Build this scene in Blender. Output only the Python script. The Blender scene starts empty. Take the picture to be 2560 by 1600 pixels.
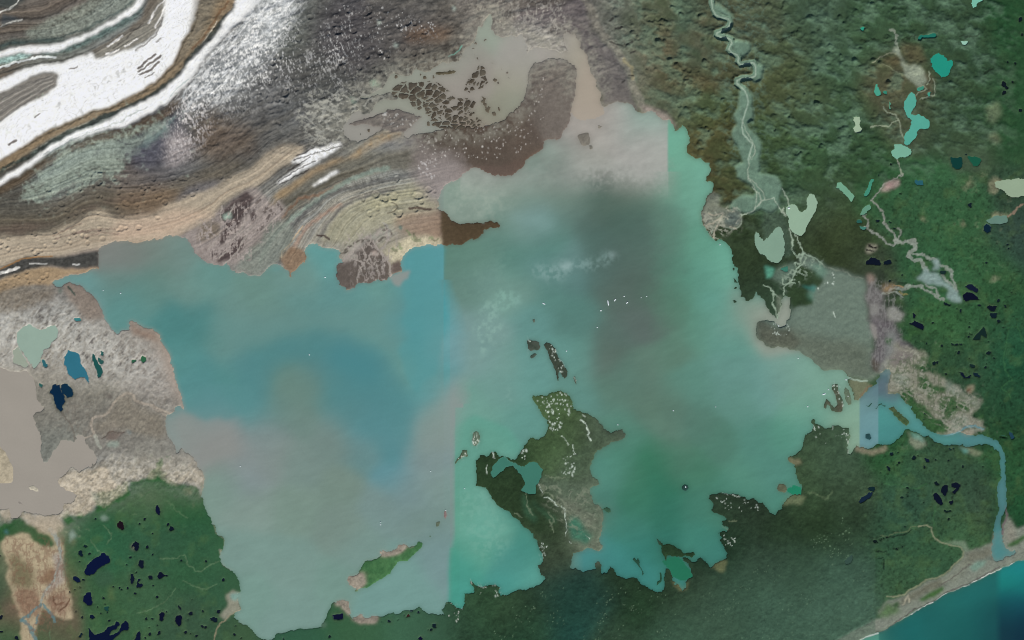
import bpy, math
import numpy as np

# ------------------------------------------------------------------ camera, sky, sun, exposure
S = bpy.context.scene
PX = 0.01                                   # one picture unit of ground = 0.01 Blender unit
SUN_EL, SUN_AZ = 38.0, 165.0                # sun from the south-south-east
cam_d = bpy.data.cameras.new("camera")
cam = bpy.data.objects.new("camera", cam_d)
S.collection.objects.link(cam)
cam.location = (0, 0, 100.0)
cam.rotation_euler = (0, 0, 0)
cam_d.sensor_width = 36.0
cam_d.lens = 36.0 * 100.0 / 25.6
cam_d.clip_start = 1.0
cam_d.clip_end = 1000.0
S.camera = cam

w = bpy.data.worlds.new("World"); S.world = w; w.use_nodes = True
nt = w.node_tree
bg = nt.nodes["Background"]
sky = nt.nodes.new("ShaderNodeTexSky")
sky.sky_type = 'NISHITA'; sky.sun_disc = False
sky.sun_elevation = math.radians(SUN_EL)
sky.sun_rotation = math.radians(SUN_AZ)
nt.links.new(sky.outputs[0], bg.inputs[0])
bg.inputs[1].default_value = 0.07

sd = bpy.data.lights.new("sun", 'SUN'); sd.energy = 4.0; sd.angle = math.radians(0.5)
sd.color = (1.0, 0.965, 0.92)
so = bpy.data.objects.new("sun", sd); S.collection.objects.link(so)
so.rotation_euler = (math.radians(90 - SUN_EL), 0, math.radians(180 - SUN_AZ))
S.view_settings.view_transform = 'Standard'
S.view_settings.look = 'None'
S.view_settings.exposure = 0.0
S.view_settings.gamma = 1.0
S.cycles.filter_width = 1.0
GAIN = np.array((0.95, 0.965, 1.03), dtype=np.float32)                                 # display = albedo * GAIN on level ground

# ------------------------------------------------------------------ grid and noise
STEP = 2.0
X0, Y0, X1, Y1 = -160.0, -160.0, 2720.0, 1760.0
NX, NY = int((X1 - X0) / STEP) + 1, int((Y1 - Y0) / STEP) + 1
gx = X0 + STEP * np.arange(NX, dtype=np.float32)
gy = Y0 + STEP * np.arange(NY, dtype=np.float32)
GX, GY = np.meshgrid(gx, gy)
f32 = np.float32


def noise_at(u, v, seed):
    """smooth value noise, about -1..1"""
    r = np.random.RandomState(seed).uniform(-1, 1, (256, 256)).astype(f32)
    iu = np.floor(u).astype(np.int32); iv = np.floor(v).astype(np.int32)
    fu = (u - iu).astype(f32); fv = (v - iv).astype(f32)
    fu = fu * fu * fu * (fu * (fu * 6 - 15) + 10); fv = fv * fv * fv * (fv * (fv * 6 - 15) + 10)
    a = r[iv & 255, iu & 255]; b = r[iv & 255, (iu + 1) & 255]
    c = r[(iv + 1) & 255, iu & 255]; d = r[(iv + 1) & 255, (iu + 1) & 255]
    return (a + (b - a) * fu) * (1 - fv) + (c + (d - c) * fu) * fv


def fbm(size, octs=4, seed=0, gain=0.55, u=None, v=None, stretch=(1, 1), rot=0.0, ridge=False):
    u = GX if u is None else u; v = GY if v is None else v
    c, s = math.cos(rot), math.sin(rot)
    uu = (u * c + v * s) / (size * stretch[0]); vv = (-u * s + v * c) / (size * stretch[1])
    out = np.zeros(uu.shape, f32); amp = 1.0; tot = 0
    for o in range(octs):
        n = noise_at(uu * (2 ** o) + 17.3 * o + seed, vv * (2 ** o) + 9.1 * o, seed * 13 + o)
        if ridge: n = 1 - 2 * np.abs(n)
        out += amp * n; tot += amp; amp *= gain
    return out / tot * 1.6


def blur(a, r):
    """three box blurs, r in grid cells"""
    r = max(int(round(r)), 1)
    for _ in range(3):
        for ax in (0, 1):
            p = [(0, 0), (0, 0)]; p[ax] = (r + 1, r)
            c = np.cumsum(np.pad(a, p, mode='edge'), axis=ax, dtype=np.float64)
            n = a.shape[ax]
            if ax == 0: a = ((c[2 * r + 1:2 * r + 1 + n] - c[:n]) / (2 * r + 1)).astype(f32)
            else: a = ((c[:, 2 * r + 1:2 * r + 1 + n] - c[:, :n]) / (2 * r + 1)).astype(f32)
    return a


WARPX = fbm(26, 5, 11, 0.62) + .45 * fbm(8, 3, 12, .7); WARPY = fbm(26, 5, 23, 0.62) + .45 * fbm(8, 3, 24, .7)


def srgb(c):
    c = np.asarray(c, dtype=np.float64) / 255.0
    return np.where(c <= 0.04045, c / 12.92, ((c + 0.055) / 1.055) ** 2.4).astype(f32)


# ------------------------------------------------------------------ traced coordinates
# each letter is one sixteenth of the area (a..p row by row), z is the whole; numbers are tenths of an enlarged pixel
def T(s):
    org, k, out = (0, 0), 1.0, []
    for t in s.replace(";", " ").split():
        if "," not in t:
            if t == "z": org, k = (0, 0), 10.582
            else:
                i = ord(t) - 97; org, k = ((i % 4) * 640, (i // 4) * 400), 2.6457
        else:
            x, y = t.split(","); out.append((org[0] + float(x) * k, org[1] + float(y) * k))
    return np.array(out, dtype=np.float64)


def window(pts, m):
    x0, y0 = pts.min(0) - m; x1, y1 = pts.max(0) + m
    i0 = max(int((x0 - X0) // STEP), 0); i1 = min(int((x1 - X0) // STEP) + 2, NX)
    j0 = max(int((y0 - Y0) // STEP), 0); j1 = min(int((y1 - Y0) // STEP) + 2, NY)
    if i1 <= i0 or j1 <= j0: return None
    return slice(j0, j1), slice(i0, i1)


def raster(pts, ox, oy, wd, ht):
    """even-odd fill at one unit per cell"""
    m = np.zeros((ht, wd), f32)
    a = pts; b = np.roll(pts, -1, 0)
    for j in range(ht):
        y = oy + j + 0.5
        c = ((a[:, 1] <= y) & (b[:, 1] > y)) | ((b[:, 1] <= y) & (a[:, 1] > y))
        if not c.any(): continue
        xs = np.sort(a[c, 0] + (y - a[c, 1]) / (b[c, 1] - a[c, 1]) * (b[c, 0] - a[c, 0])) - ox
        for k in range(0, len(xs) - 1, 2):
            lo, hi = int(np.clip(round(xs[k]), 0, wd)), int(np.clip(round(xs[k + 1]), 0, wd))
            m[j, lo:hi] = 1
    return m


def cov(pts, warp=4.0, soft=0.0):
    """coverage 0..1 of a traced outline in its window, its edge made irregular"""
    if isinstance(pts, str): pts = T(pts)
    mg = warp * 2 + soft * 3 + 6
    wn = window(pts, mg)
    if wn is None: return None, None
    xx, yy = GX[wn], GY[wn]
    ox, oy = float(xx.min()) - mg, float(yy.min()) - mg
    wd, ht = int(xx.max() - ox + mg) + 2, int(yy.max() - oy + mg) + 2
    m = raster(pts, ox, oy, wd, ht)
    sx = xx + WARPX[wn] * warp - ox; sy = yy + WARPY[wn] * warp - oy
    out = np.zeros(xx.shape, f32)
    for dx, dy in ((-.5, -.5), (.5, -.5), (-.5, .5), (.5, .5)):
        out += m[np.clip((sy + dy).astype(np.int32), 0, ht - 1), np.clip((sx + dx).astype(np.int32), 0, wd - 1)]
    out *= 0.25
    if soft > 0: out = blur(out, max(soft / STEP, 1))
    return wn, out


def line_cov(s, width, warp=3.0, soft=1.2, taper=False):
    pts = T(s) if isinstance(s, str) else s
    wn = window(pts, width * 2 + warp * 2 + 8)
    if wn is None: return None, None
    xx = GX[wn] + WARPX[wn] * warp; yy = GY[wn] + WARPY[wn] * warp
    d = np.full(xx.shape, 1e9, f32)
    for k in range(len(pts) - 1):
        a, b = pts[k], pts[k + 1]; v = b - a; L = max(float(v @ v), 1e-6)
        t = np.clip(((xx - a[0]) * v[0] + (yy - a[1]) * v[1]) / L, 0, 1)
        d = np.minimum(d, np.hypot(xx - a[0] - t * v[0], yy - a[1] - t * v[1]))
    return wn, np.clip((width * 0.5 - d) / soft + 0.5, 0, 1).astype(f32)


def cps(s, zone=None, bw=46.0):
    """spread colours between control points 'x,y:r,g,b' (z coordinates) over the grid"""
    q = 4
    P, C = [], []
    for t in s.split():
        a, b = t.split(":"); x, y = map(float, a.split(","))
        P.append((x * 10.582, y * 10.582)); C.append(tuple(map(float, b.split(","))))
    P = np.array(P); C = srgb(np.array(C))
    lx, ly = GX[::q, ::q], GY[::q, ::q]
    num = np.zeros(lx.shape + (3,), f32); den = np.zeros(lx.shape, f32)
    wx = lx + 10 * noise_at(lx / 60, ly / 60, 77); wy = ly + 10 * noise_at(lx / 60 + 9, ly / 60, 78)
    for p, c in zip(P, C):
        d2 = (wx - p[0]) ** 2 + (wy - p[1]) ** 2
        k = np.exp(-d2 / (2 * bw * bw)) + 2e-4 / (1 + d2 / (bw * bw)) ** 2
        num += k[..., None] * c; den += k
    lo = num / den[..., None]
    # bilinear upsample
    ui = np.clip(np.arange(NX) / q, 0, lx.shape[1] - 1.001); vi = np.clip(np.arange(NY) / q, 0, lx.shape[0] - 1.001)
    iu = ui.astype(int); iv = vi.astype(int); fu = (ui - iu).astype(f32)[None, :, None]; fv = (vi - iv).astype(f32)[:, None, None]
    r0 = lo[iv]; r1 = lo[iv + 1]
    top = r0[:, iu] * (1 - fu) + r0[:, iu + 1] * fu
    bot = r1[:, iu] * (1 - fu) + r1[:, iu + 1] * fu
    return (top * (1 - fv) + bot * fv).astype(f32)


# ------------------------------------------------------------------ land colours
LAND = cps("""
138,5:100,90,85 145,5:120,115,100 152,5:95,95,75 150,15:118,116,98 155,12:105,85,65 160,18:98,85,62 163,10:82,97,82 165,25:75,85,55
168,32:88,80,52 160,24:92,97,80 170,15:82,82,62 172,40:72,76,50 170,8:88,82,62 168,45:78,70,46 180,5:85,88,70 185,12:80,85,62 190,5:70,85,68
195,12:72,88,70 185,22:80,82,56 190,25:75,88,65 200,15:65,85,62 205,10:65,85,62 210,18:92,85,65 215,5:60,80,58 225,8:60,78,58 232,15:55,75,55
228,22:60,75,55 215,28:80,80,62 222,30:62,78,58 232,25:50,78,52 230,33:65,80,60 240,10:40,74,46 240,22:40,74,46 240,32:40,74,46 200,32:62,82,58
192,38:62,85,58 185,33:68,82,55 180,38:60,75,48 195,44:58,75,52 205,38:55,78,52 210,44:50,88,55
215,48:50,92,58 220,45:55,95,62 228,50:52,92,58 225,58:55,95,60 232,62:55,92,58 240,45:50,75,55 240,55:50,72,60 220,62:52,90,58 212,52:50,85,55
228,70:52,92,58 235,72:48,85,52 225,78:58,98,58 232,80:50,85,55 238,78:40,80,55 222,84:48,78,52 230,85:48,78,55 238,85:35,82,55 240,95:38,75,50
232,95:42,75,50 228,98:45,72,48 238,102:40,75,45 220,92:50,78,50
190,55:55,68,48 195,60:48,58,35 202,58:52,65,42 200,63:52,58,38 185,48:60,80,60 175,56:45,58,38 178,62:48,60,40 177,68:42,55,40 183,70:50,68,52
190,68:50,62,48 204,64:58,68,55
195,105:62,80,60 192,110:60,78,55 198,108:65,85,68 200,115:60,78,58 190,120:52,70,48 180,118:38,50,38 175,122:45,60,45 172,128:30,50,35
185,125:38,55,38 195,125:38,55,35 202,125:45,62,45 180,132:48,65,52 190,135:42,60,45 200,135:55,78,65 185,145:55,78,65 195,145:62,85,72
203,145:68,92,78 175,140:42,62,48 168,142:48,65,50 160,143:42,58,42 150,143:35,58,38 140,142:38,65,58 133,140:38,65,58 135,147:32,68,62
128,143:40,58,42 125,148:40,68,50 120,143:48,68,48 113,142:48,75,52 145,150:48,68,52 158,150:45,68,52 110,148:42,68,50 147,138:38,55,38
130,132:60,70,55 130,125:50,65,45 128,120:42,58,38 120,113:45,62,40 120,110:40,60,38 132,95:75,95,62 135,100:72,88,60 138,105:62,78,55
142,102:80,88,75 146,102:72,80,70 130,105:68,88,58 134,110:75,92,65 138,112:85,98,82 138,118:105,112,98 140,125:110,115,100
215,110:55,85,60 222,112:58,88,62 210,108:45,88,50 228,115:55,80,60 215,120:52,82,62 225,122:58,88,60 232,120:62,82,62 210,128:50,82,58
218,130:55,88,60 228,128:62,95,62 213,138:58,88,60 222,135:55,88,62 215,145:65,95,62 225,108:52,78,55 241,115:40,80,50 241,125:30,75,45
238,110:45,85,50 240,120:35,78,45
30,118:50,90,58 40,118:45,92,55 48,122:45,88,58 50,130:52,90,62 45,135:52,92,60 38,130:52,88,62 25,128:50,95,65 20,122:42,92,55 18,132:52,92,60
25,145:58,92,60 35,142:62,95,65 45,145:58,85,62 52,140:52,88,62 55,148:60,88,62 2,122:42,88,58 2,135:40,80,55 10,148:60,92,60 70,149:50,90,68
85,146:55,92,65 95,146:60,98,75 78,142:50,90,62 102,148:55,88,68 88,135:60,105,70 84,138:75,100,72 95,130:65,98,70
5,65:160,140,110 10,70:140,128,118 20,70:138,122,112 5,78:185,172,155 15,75:175,165,150 25,80:178,165,150 32,80:165,150,135 38,85:165,150,138
30,88:180,165,150 22,86:172,160,145 12,84:175,160,140 35,92:170,155,142 25,92:150,140,118 12,95:145,135,118 20,98:140,130,115 28,99:130,125,118
35,100:135,128,115 15,104:130,130,118 30,105:138,128,115 25,105:145,132,118 38,105:145,138,125 25,110:130,128,120 35,110:155,145,128
42,108:150,142,130 45,112:155,148,135 30,112:165,155,140 20,114:155,148,135 5,118:150,142,132 15,119:150,142,135 35,113:160,150,132
8,128:175,155,125 5,132:150,140,110 12,135:110,105,75 8,140:130,100,85 12,145:120,95,80
5,5:112,96,78 15,3:118,100,82 25,8:122,125,118 15,12:120,122,110 45,8:120,112,105 70,5:95,100,92 80,8:78,76,80 85,15:78,75,75 75,18:85,85,82
95,5:95,92,85 100,10:95,88,78 105,18:92,85,72 55,25:110,110,108 60,22:108,108,108 50,30:105,92,78 60,30:100,92,82 70,28:98,98,95 62,35:95,92,85
80,22:85,88,85 90,22:90,92,85 72,33:105,100,90 110,30:88,72,62 105,33:82,72,62 115,36:95,82,75 100,36:130,122,118 103,42:150,140,138
125,18:115,108,102 130,20:108,100,95 130,28:112,103,98 125,30:92,78,68 128,5:98,88,80 118,8:120,112,102 40,35:95,95,98 38,38:85,84,92
45,42:110,102,88 35,45:120,100,80 20,45:105,95,78 5,48:100,92,75 15,38:140,150,135 5,35:95,88,72
70,50:150,145,130 80,48:160,152,130 90,45:150,145,125 95,42:148,150,142 75,55:155,148,130 88,52:165,158,140 98,50:150,145,135 100,55:145,125,110
95,58:160,152,130 110,53:72,62,48 60,62:130,132,125 58,64:140,135,128 50,60:120,110,105
""", bw=38.0)  # southern forest points include haze and cloud shadow in their tone
COL = LAND.copy()
del LAND
REL = np.zeros(GX.shape, f32)               # relief in picture units
RID = np.zeros(GX.shape, np.int32)          # which object a cell belongs to
RNAMES = {0: ("ground", "structure", None, None, None)}


def region(wn, m, name, kind="structure", label=None, cat=None, group=None, thr=0.5):
    k = len(RNAMES); RNAMES[k] = (name, kind, label, cat, group)
    sub = RID[wn]; sub[m > thr] = k
    return k


def mixcol(wn, m, c):
    c = srgb(c) if not isinstance(c, np.ndarray) else c
    COL[wn] = COL[wn] * (1 - m[..., None]) + c * m[..., None]


N8 = fbm(9, 3, 31); N20 = fbm(20, 4, 32); N60 = fbm(60, 4, 33); N3 = fbm(4, 2, 34)


def paint(s, c, alpha=1.0, warp=4.0, soft=1.5, tex=0.0, c2=None, name=None, broken=0.0, **kw):
    wn, m = cov(s, warp, soft)
    if wn is None: return None
    if broken: m = np.clip(m * (1 + broken) + broken * (N20[wn] * 0.7 + N8[wn] * 0.5) - broken * 0.6, 0, 1)
    m0 = m; m = m * alpha
    if c2 is not None:
        t = np.clip(0.5 + 0.75 * (N20[wn] * 0.6 + N8[wn] * 0.5), 0, 1)[..., None]
        cc = srgb(c) * (1 - t) + srgb(c2) * t
    else:
        cc = srgb(c) * np.ones(m.shape + (1,), f32)
    if tex: cc = cc * np.clip(1 + tex * (N8[wn] * .6 + N3[wn] * .6), 0.25, 2)[..., None]
    mixcol(wn, m, cc)
    if name: region(wn, m0, name, **kw)
    return wn, m0


def stroke(s, width, c, alpha=1.0, warp=3.0, soft=1.5, name=None, tex=0.0, **kw):
    wn, m = line_cov(s, width, warp, soft)
    if wn is None: return None
    m = m * alpha
    cc = srgb(c) * np.ones(m.shape + (1,), f32)
    if tex: cc = cc * np.clip(1 + tex * N8[wn], .3, 2)[..., None]
    mixcol(wn, m, cc)
    if name: region(wn, m, name, **kw)
    return wn, m


def soft_mask(s, soft, warp=8):
    full = np.zeros(GX.shape, f32); wn, m = cov(s, warp, soft)
    if wn is not None: full[wn] = m
    return full

# ------------------------------------------------------------------ flow lines of the glacier
FLOW = [
 (-1.0, "a 0,20 30,20 60,10 80,-5"),
 (0.0, "a -30,55 0,50 28,43 45,43 75,35 105,20 130,0 145,-30"),
 (0.8, "a -30,78 0,70 25,62 50,59 75,53 105,38 140,20 155,0 165,-30"),
 (2.0, "a -30,170 0,151 32,130 60,117 88,104 115,95 145,78 163,60 171,43 182,22 189,0 195,-30"),
 (2.6, "a 18,151 45,133 85,114 115,103 145,88 172,66 200,33 226,0 245,-30 e -30,18 0,8"),
 (3.2, "e -30,36 0,23 18,14 a 35,151 66,133 92,125 118,119 148,102 175,80 205,42 241,5 262,-20"),
 (5.0, "e -30,50 0,45 30,45 60,40 100,28 140,27 170,20 200,8 b 0,125 50,100 100,80 150,60 190,40 215,0 225,-30"),
 (6.0, "e -30,75 0,73 45,70 85,50 120,55 155,46 195,30 241,6 b 20,140 60,120 100,100"),
 (7.0, "e -30,106 0,100 38,90 60,90 94,83 120,78 160,72 200,55 222,33 f 0,26 20,9 33,1 b 40,146 80,130 120,112 150,107"),
 (8.2, "f 5,50 15,38 25,30 35,22 50,12 65,6 80,0 b 90,145 110,132 130,124 150,116"),
 (9.5, "f 0,85 15,70 28,57 40,47 55,38 70,25 90,17 110,10 140,2 155,-3"),
 (10.5, "f 22,85 32,65 42,50 60,35 80,25 100,20 120,15 150,10 185,0"),
 (12.0, "f 55,75 65,60 75,45 90,37 110,30 130,25 155,20 180,15"),
 (13.5, "f 80,85 95,65 115,50 140,45 170,40"),
]


def flow_field():
    P, V = [], []
    for v, s in FLOW:
        q = T(s)
        for k in range(len(q) - 1):
            n = max(int(np.hypot(*(q[k + 1] - q[k])) // 60), 1)
            for t in range(n):
                P.append(q[k] + (q[k + 1] - q[k]) * t / n); V.append(v)
        P.append(q[-1]); V.append(v)
    P = np.array(P) / 500.0; V = np.array(V)
    n = len(P)
    def ker(r2): return 0.5 * r2 * np.log(r2 + 1e-9)
    D = ((P[:, None] - P[None]) ** 2).sum(-1)
    A = np.zeros((n + 3, n + 3)); A[:n, :n] = ker(D) + np.eye(n) * 2e-3
    A[:n, n] = 1; A[:n, n + 1:] = P; A[n, :n] = 1; A[n + 1:, :n] = P.T
    sol = np.linalg.solve(A, np.concatenate([V, np.zeros(3)]))
    q = 8
    lx = GX[::q, ::q] / 500.0; ly = GY[::q, ::q] / 500.0
    out = sol[n] + sol[n + 1] * lx + sol[n + 2] * ly
    for k in range(n):
        out += sol[k] * ker((lx - P[k, 0]) ** 2 + (ly - P[k, 1]) ** 2)
    ui = np.clip(np.arange(NX) / q, 0, lx.shape[1] - 1.001); vi = np.clip(np.arange(NY) / q, 0, lx.shape[0] - 1.001)
    iu = ui.astype(int); iv = vi.astype(int); fu = (ui - iu)[None, :]; fv = (vi - iv)[:, None]
    a = out[iv][:, iu]; b = out[iv][:, iu + 1]; c = out[iv + 1][:, iu]; d = out[iv + 1][:, iu + 1]
    return ((a * (1 - fu) + b * fu) * (1 - fv) + (c * (1 - fu) + d * fu) * fv).astype(f32)


PSI = flow_field()
PHI = (GX * 0.93 - GY * 0.36)
PSW = PSI + 0.05 * N60 + 0.02 * N20
ST1 = noise_at(PSW * 9, PHI / 420, 201) * .6 + noise_at(PSW * 23, PHI / 260, 202) * .4
ST2 = noise_at(PSW * 48, PHI / 120, 203) * .6 + noise_at(PSW * 90, PHI / 60, 204) * .4
STW = noise_at(PSW * 4, PHI / 600, 205)

GLAC = soft_mask("z -20,-20 72,-20 66,8 70,25 85,32 97,34 105,44 104,52 90,60 66,66 45,62 24,60 10,68 -20,72", 60, 10)
BARREN = soft_mask("z -20,62 10,66 22,70 36,78 44,98 48,118 36,115 22,120 -20,122", 14, 8)
UPLAND = soft_mask("z 62,-20 260,-20 260,36 232,40 210,42 196,46 180,52 166,54 164,44 150,22 130,20 100,16 96,34 84,32 66,26 44,24", 40, 10)
UPE = soft_mask("z 138,-20 240,-20 238,36 210,42 196,46 180,52 166,52 160,30 150,22 142,12", 40, 10)
GREEN = soft_mask("z 205,44 260,36 260,150 205,150 205,100 212,80 206,60", 20, 10) + soft_mask("z -20,118 36,112 48,118 58,160 -20,160", 16, 8)
DARKF = soft_mask("z 166,50 206,46 206,64 195,64 185,72 172,70", 12, 8) + soft_mask("z 106,105 150,88 160,105 190,98 206,106 207,160 106,160", 12, 8)
DEBRIS = soft_mask("z 44,-20 145,-20 150,10 150,25 140,20 100,20 97,34 70,36 40,40", 40, 10)

# ---- broad textures that the ground itself carries
def shade(m, n):
    global COL
    COL *= np.clip(1 + m * n, 0.15, 3)[..., None]


SF = np.tanh(3.2 * noise_at(PSW * 19, PHI / 330, 207)) * .6 + np.tanh(3 * noise_at(PSW * 37, PHI / 190, 208)) * .4
shade(GLAC, 0.12 * ST1 + 0.25 * SF + 0.20 * ST2 + 0.15 * N8 + .09 * N3 + .10 * N20)
# bands of different rock along the flow
t = np.clip(STW, -1, 1) * GLAC
COL *= np.stack([1 + .08 * t, 1 + .02 * t, 1 - .07 * t], -1)
big = fbm(60, 4, 41, stretch=(1.25, 0.85), rot=0.3); big2 = fbm(70, 3, 43)
MH = fbm(25, 4, 71, 0.5, stretch=(1.3, .85), rot=.4)
t = np.clip(MH * 1.3 + big * .7, -1, 1) * UPE                     # grey-green lichen patches against brown heath
m = np.clip(t, 0, 1) * 0.42
COL = COL * (1 - m[..., None]) + srgb((108, 128, 108)) * m[..., None]
m = np.clip(-t - .1, 0, 1) * 0.3
COL = COL * (1 - m[..., None]) + srgb((62, 74, 46)) * m[..., None]
m = np.clip(big2 * 1.6 - .6, 0, 1) * 0.2 * UPE * soft_mask("z 145,-10 172,-10 175,20 178,52 164,50 150,24", 60)
COL = COL * (1 - m[..., None]) + srgb((118, 72, 48)) * m[..., None]
shade(UPLAND, 0.15 * N8 + 0.14 * N20 + 0.07 * N3)
shade(GREEN, (0.12 * N8 + 0.10 * N3 + 0.10 * N20 + .1 * N60) * np.where(GX < 900, .55, 1))
sp = np.clip(fbm(7, 2, 51) * 1.7 - .75, 0, 1) * GREEN   # darker thickets
COL *= (1 - 0.4 * sp * np.where(GX < 900, .25, 1))[..., None]
wn4 = np.clip(fbm(30, 4, 52) - .1, 0, 1) * GREEN * 0.35   # yellower meadow
COL = COL * (1 - wn4[..., None]) + srgb((84, 112, 66)) * wn4[..., None]
shade(DARKF, 0.11 * N8 + 0.06 * N3 + 0.12 * N20 + 0.14 * N60)
# marbled moraine in the west
mar = fbm(11, 4, 61, 0.65, stretch=(1.7, .75), rot=-0.9, ridge=True); mar2 = fbm(7, 3, 62)
wnb = soft_mask("z -20,70 14,71 22,76 30,80 36,84 42,93 34,90 22,88 12,86 -20,88", 22, 12) * BARREN
wnb2 = np.maximum(wnb, .7 * soft_mask("z 10,112 24,107 34,109 46,110 48,118 36,114 22,120 6,124 -20,120 -20,116", 12, 8))
m = np.clip(mar * 1.2 + mar2 * .5 + .1, 0, 1) * wnb2
COL = COL * (1 - .6 * m[..., None]) + srgb((206, 198, 188)) * (.6 * m[..., None])
m = np.clip(-mar * 1.3 + mar2 * .7 - .05, 0, 1) * wnb2
COL = COL * (1 - .8 * m[..., None]) + srgb((98, 88, 88)) * (.8 * m[..., None])
shade(BARREN, 0.14 * N8 + .10 * N3 + .14 * N20)
shade(DEBRIS * (1 - GLAC), 0.18 * ST2 + .12 * N8)

GR = np.random.RandomState(3).normal(0, 1, GX.shape).astype(f32); GR = np.clip(.55 * GR + 1.2 * blur(GR, 1), -2.2, 2.2)
# cooler, greyer rock than its first estimate
g_ = np.clip(GLAC + DEBRIS, 0, 1)[..., None] * .46 + .42 * BARREN[..., None]
lum = COL.mean(-1, keepdims=True)
COL = (COL * (1 - g_) + lum * g_) * (1 - BARREN[..., None] * np.array((.17, .13, .12), f32))
COL *= 1 - (GLAC * np.clip((1500 - GX) / 300, 0, 1))[..., None] * np.array((.12, .08, .03), f32)
COL *= 1 - UPE[..., None] * np.array((.20, .05, .05), f32)
COL *= 1 - np.clip(GREEN * (GX > 1500), 0, 1)[..., None] * np.array((.06, .10, .02), f32)
COL *= 1 - np.clip(GREEN * (GX < 900), 0, 1)[..., None] * np.array((.12, .07, .0), f32)
# ---- relief
hum = fbm(46, 5, 71, 0.5, stretch=(1.3, .8), rot=.5); hum2 = np.maximum(fbm(30, 3, 72), -0.15)
REL += 1.0
REL += UPE * (3.6 * np.maximum(MH, -.5) + 2.2 * hum + 1.5 * hum2 + .7 * N8 + .25 * N3)
REL += DEBRIS * (1 - UPE) * (2.4 * fbm(20, 5, 73, .6, stretch=(2.2, .8), rot=-.3) + .5 * N8)
REL += GLAC * (.9 * ST1 + .25 * SF + 0.3 * ST2 + 0.3 * N8 + .25 * N3)
REL += BARREN * (.5 * mar + .45 * N8 + .2 * N3)
REL += GREEN * (.25 * N8 + .22 * N3 + .5 * N20) * np.where(GX < 900, .5, 1)
REL += .16 * GR * np.clip(DARKF + GREEN * np.where(GX > 1500, 1, .5) + .5 * UPE, 0, 1)
REL += DARKF * (.3 * N8 + .2 * N3 + .7 * N20)
# round kettle holes in the debris-covered ice
rk = np.random.RandomState(5)


def kettles(s, n, r0, r1, dep):
    q = T(s); lo, hi = q.min(0), q.max(0); k = 0
    tries = 0
    while k < n and tries < n * 20:
        tries += 1
        p = rk.uniform(lo, hi)
        a, b = q, np.roll(q, -1, 0)
        c = ((a[:, 1] <= p[1]) & (b[:, 1] > p[1])) | ((b[:, 1] <= p[1]) & (a[:, 1] > p[1]))
        if (p[0] < a[c, 0] + (p[1] - a[c, 1]) / (b[c, 1] - a[c, 1]) * (b[c, 0] - a[c, 0])).sum() % 2 == 0: continue
        k += 1
        r = rk.uniform(r0, r1); e = rk.uniform(.7, 1.3)
        wn = window(np.array([p]), r * 2.4)
        if wn is None: continue
        d = np.hypot((GX[wn] - p[0]) * e, GY[wn] - p[1]) / r + .18 * N8[wn]
        REL[wn] += dep * r * (np.exp(-((d - 1) / .35) ** 2) * .35 - np.exp(-(d / .75) ** 4))


kettles("e 20,40 80,10 160,10 220,15 200,30 160,44 120,54 80,50 40,60", 70, 4, 8, .45)
kettles("e 0,70 60,66 130,62 190,38 150,66 100,76 40,88 0,96", 34, 4, 8, .4)
kettles("e 5,104 80,104 50,118 5,122", 14, 4, 7, .4)
kettles("b 40,10 180,5 200,40 160,60 60,70 50,120 0,120 0,60", 60, 4, 11, .5)
kettles("f 90,30 150,8 170,30 150,50 110,60", 18, 5, 11, .5)
kettles("c 80,5 190,5 200,60 210,150 180,150 150,100 110,60", 45, 5, 12, -.32)
kettles("c 80,5 190,5 200,60 210,150 180,150 150,100 110,60", 22, 5, 10, .3)
kettles("d 0,0 120,0 120,60 90,150 0,150", 55, 5, 12, -.32)
kettles("d 0,0 120,0 120,60 90,150 0,150", 12, 5, 9, .3)

# ------------------------------------------------------------------ traced land features: ice and moraine
GI = dict(kind="structure")
paint("a 30,27 60,12 80,2 130,-8 128,4 105,16 90,25 70,33 50,38 30,35 22,32", (132, 140, 130), .7, 5, 5, .5)
paint("a -12,46 14,36 40,35 70,37 62,40 45,42 28,42 10,46 -12,52", (62, 78, 76), .8, 3, 3, .4)
paint("a -12,10 10,8 22,2 28,-8 -12,-8", (55, 66, 66), .8, 4, 5)
paint("a 0,26 2,13 12,15 22,18 10,22", (66, 74, 80), .7, 3, 2)
stroke("a -5,14 8,9 16,3 20,-5", 4, (205, 205, 200), .7, tex=.5)
stroke("a 0,25 10,21 20,18", 4, (190, 190, 185), .6, tex=.5)
def ice(s, label, **k):
    q = dict(alpha=1, warp=3.5, soft=2.0, tex=.05); q.update(k)
    wn, m = paint(s, (253, 253, 253), name="glacier_ice", label=label, **q)
    REL[wn] = REL[wn] * (1 - .85 * m) + .5 * m
    crk = np.clip(noise_at(PSW[wn] * 120, PHI[wn] / 9, 206) * 1.6 - .5, 0, 1) * .42 + np.clip(ST2[wn] - .1, 0, 1) * .2 + np.clip(GR[wn] * .12, 0, .2)
    mixcol(wn, m * crk, srgb((120, 124, 128)))
    return wn, m
paint("a 60,43 76,36 100,26 120,14 130,4 136,8 122,22 100,34 82,42 66,49 50,53 30,51 45,47", (88, 112, 108), .75, 4, 3, .6)
i1 = ice("a -12,52 14,46 28,43 45,43 60,40 75,35 90,28 105,20 118,12 125,6 130,-2 132,-8 140,-8 134,4 124,14 112,20 98,27 80,37 66,43 58,47 50,50 40,50 33,51 20,50 5,54 -12,60", "thin white band of ice curving above the broad glacier tongue")
paint("a -12,60 8,54 20,51 33,51 25,54 12,59 -12,65", (160, 190, 185), .9, 3, 2, .5)
stroke("a -12,68 0,65 12,60 25,56 38,54 52,54", 5, (225, 230, 230), .9, tex=.25)
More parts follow.
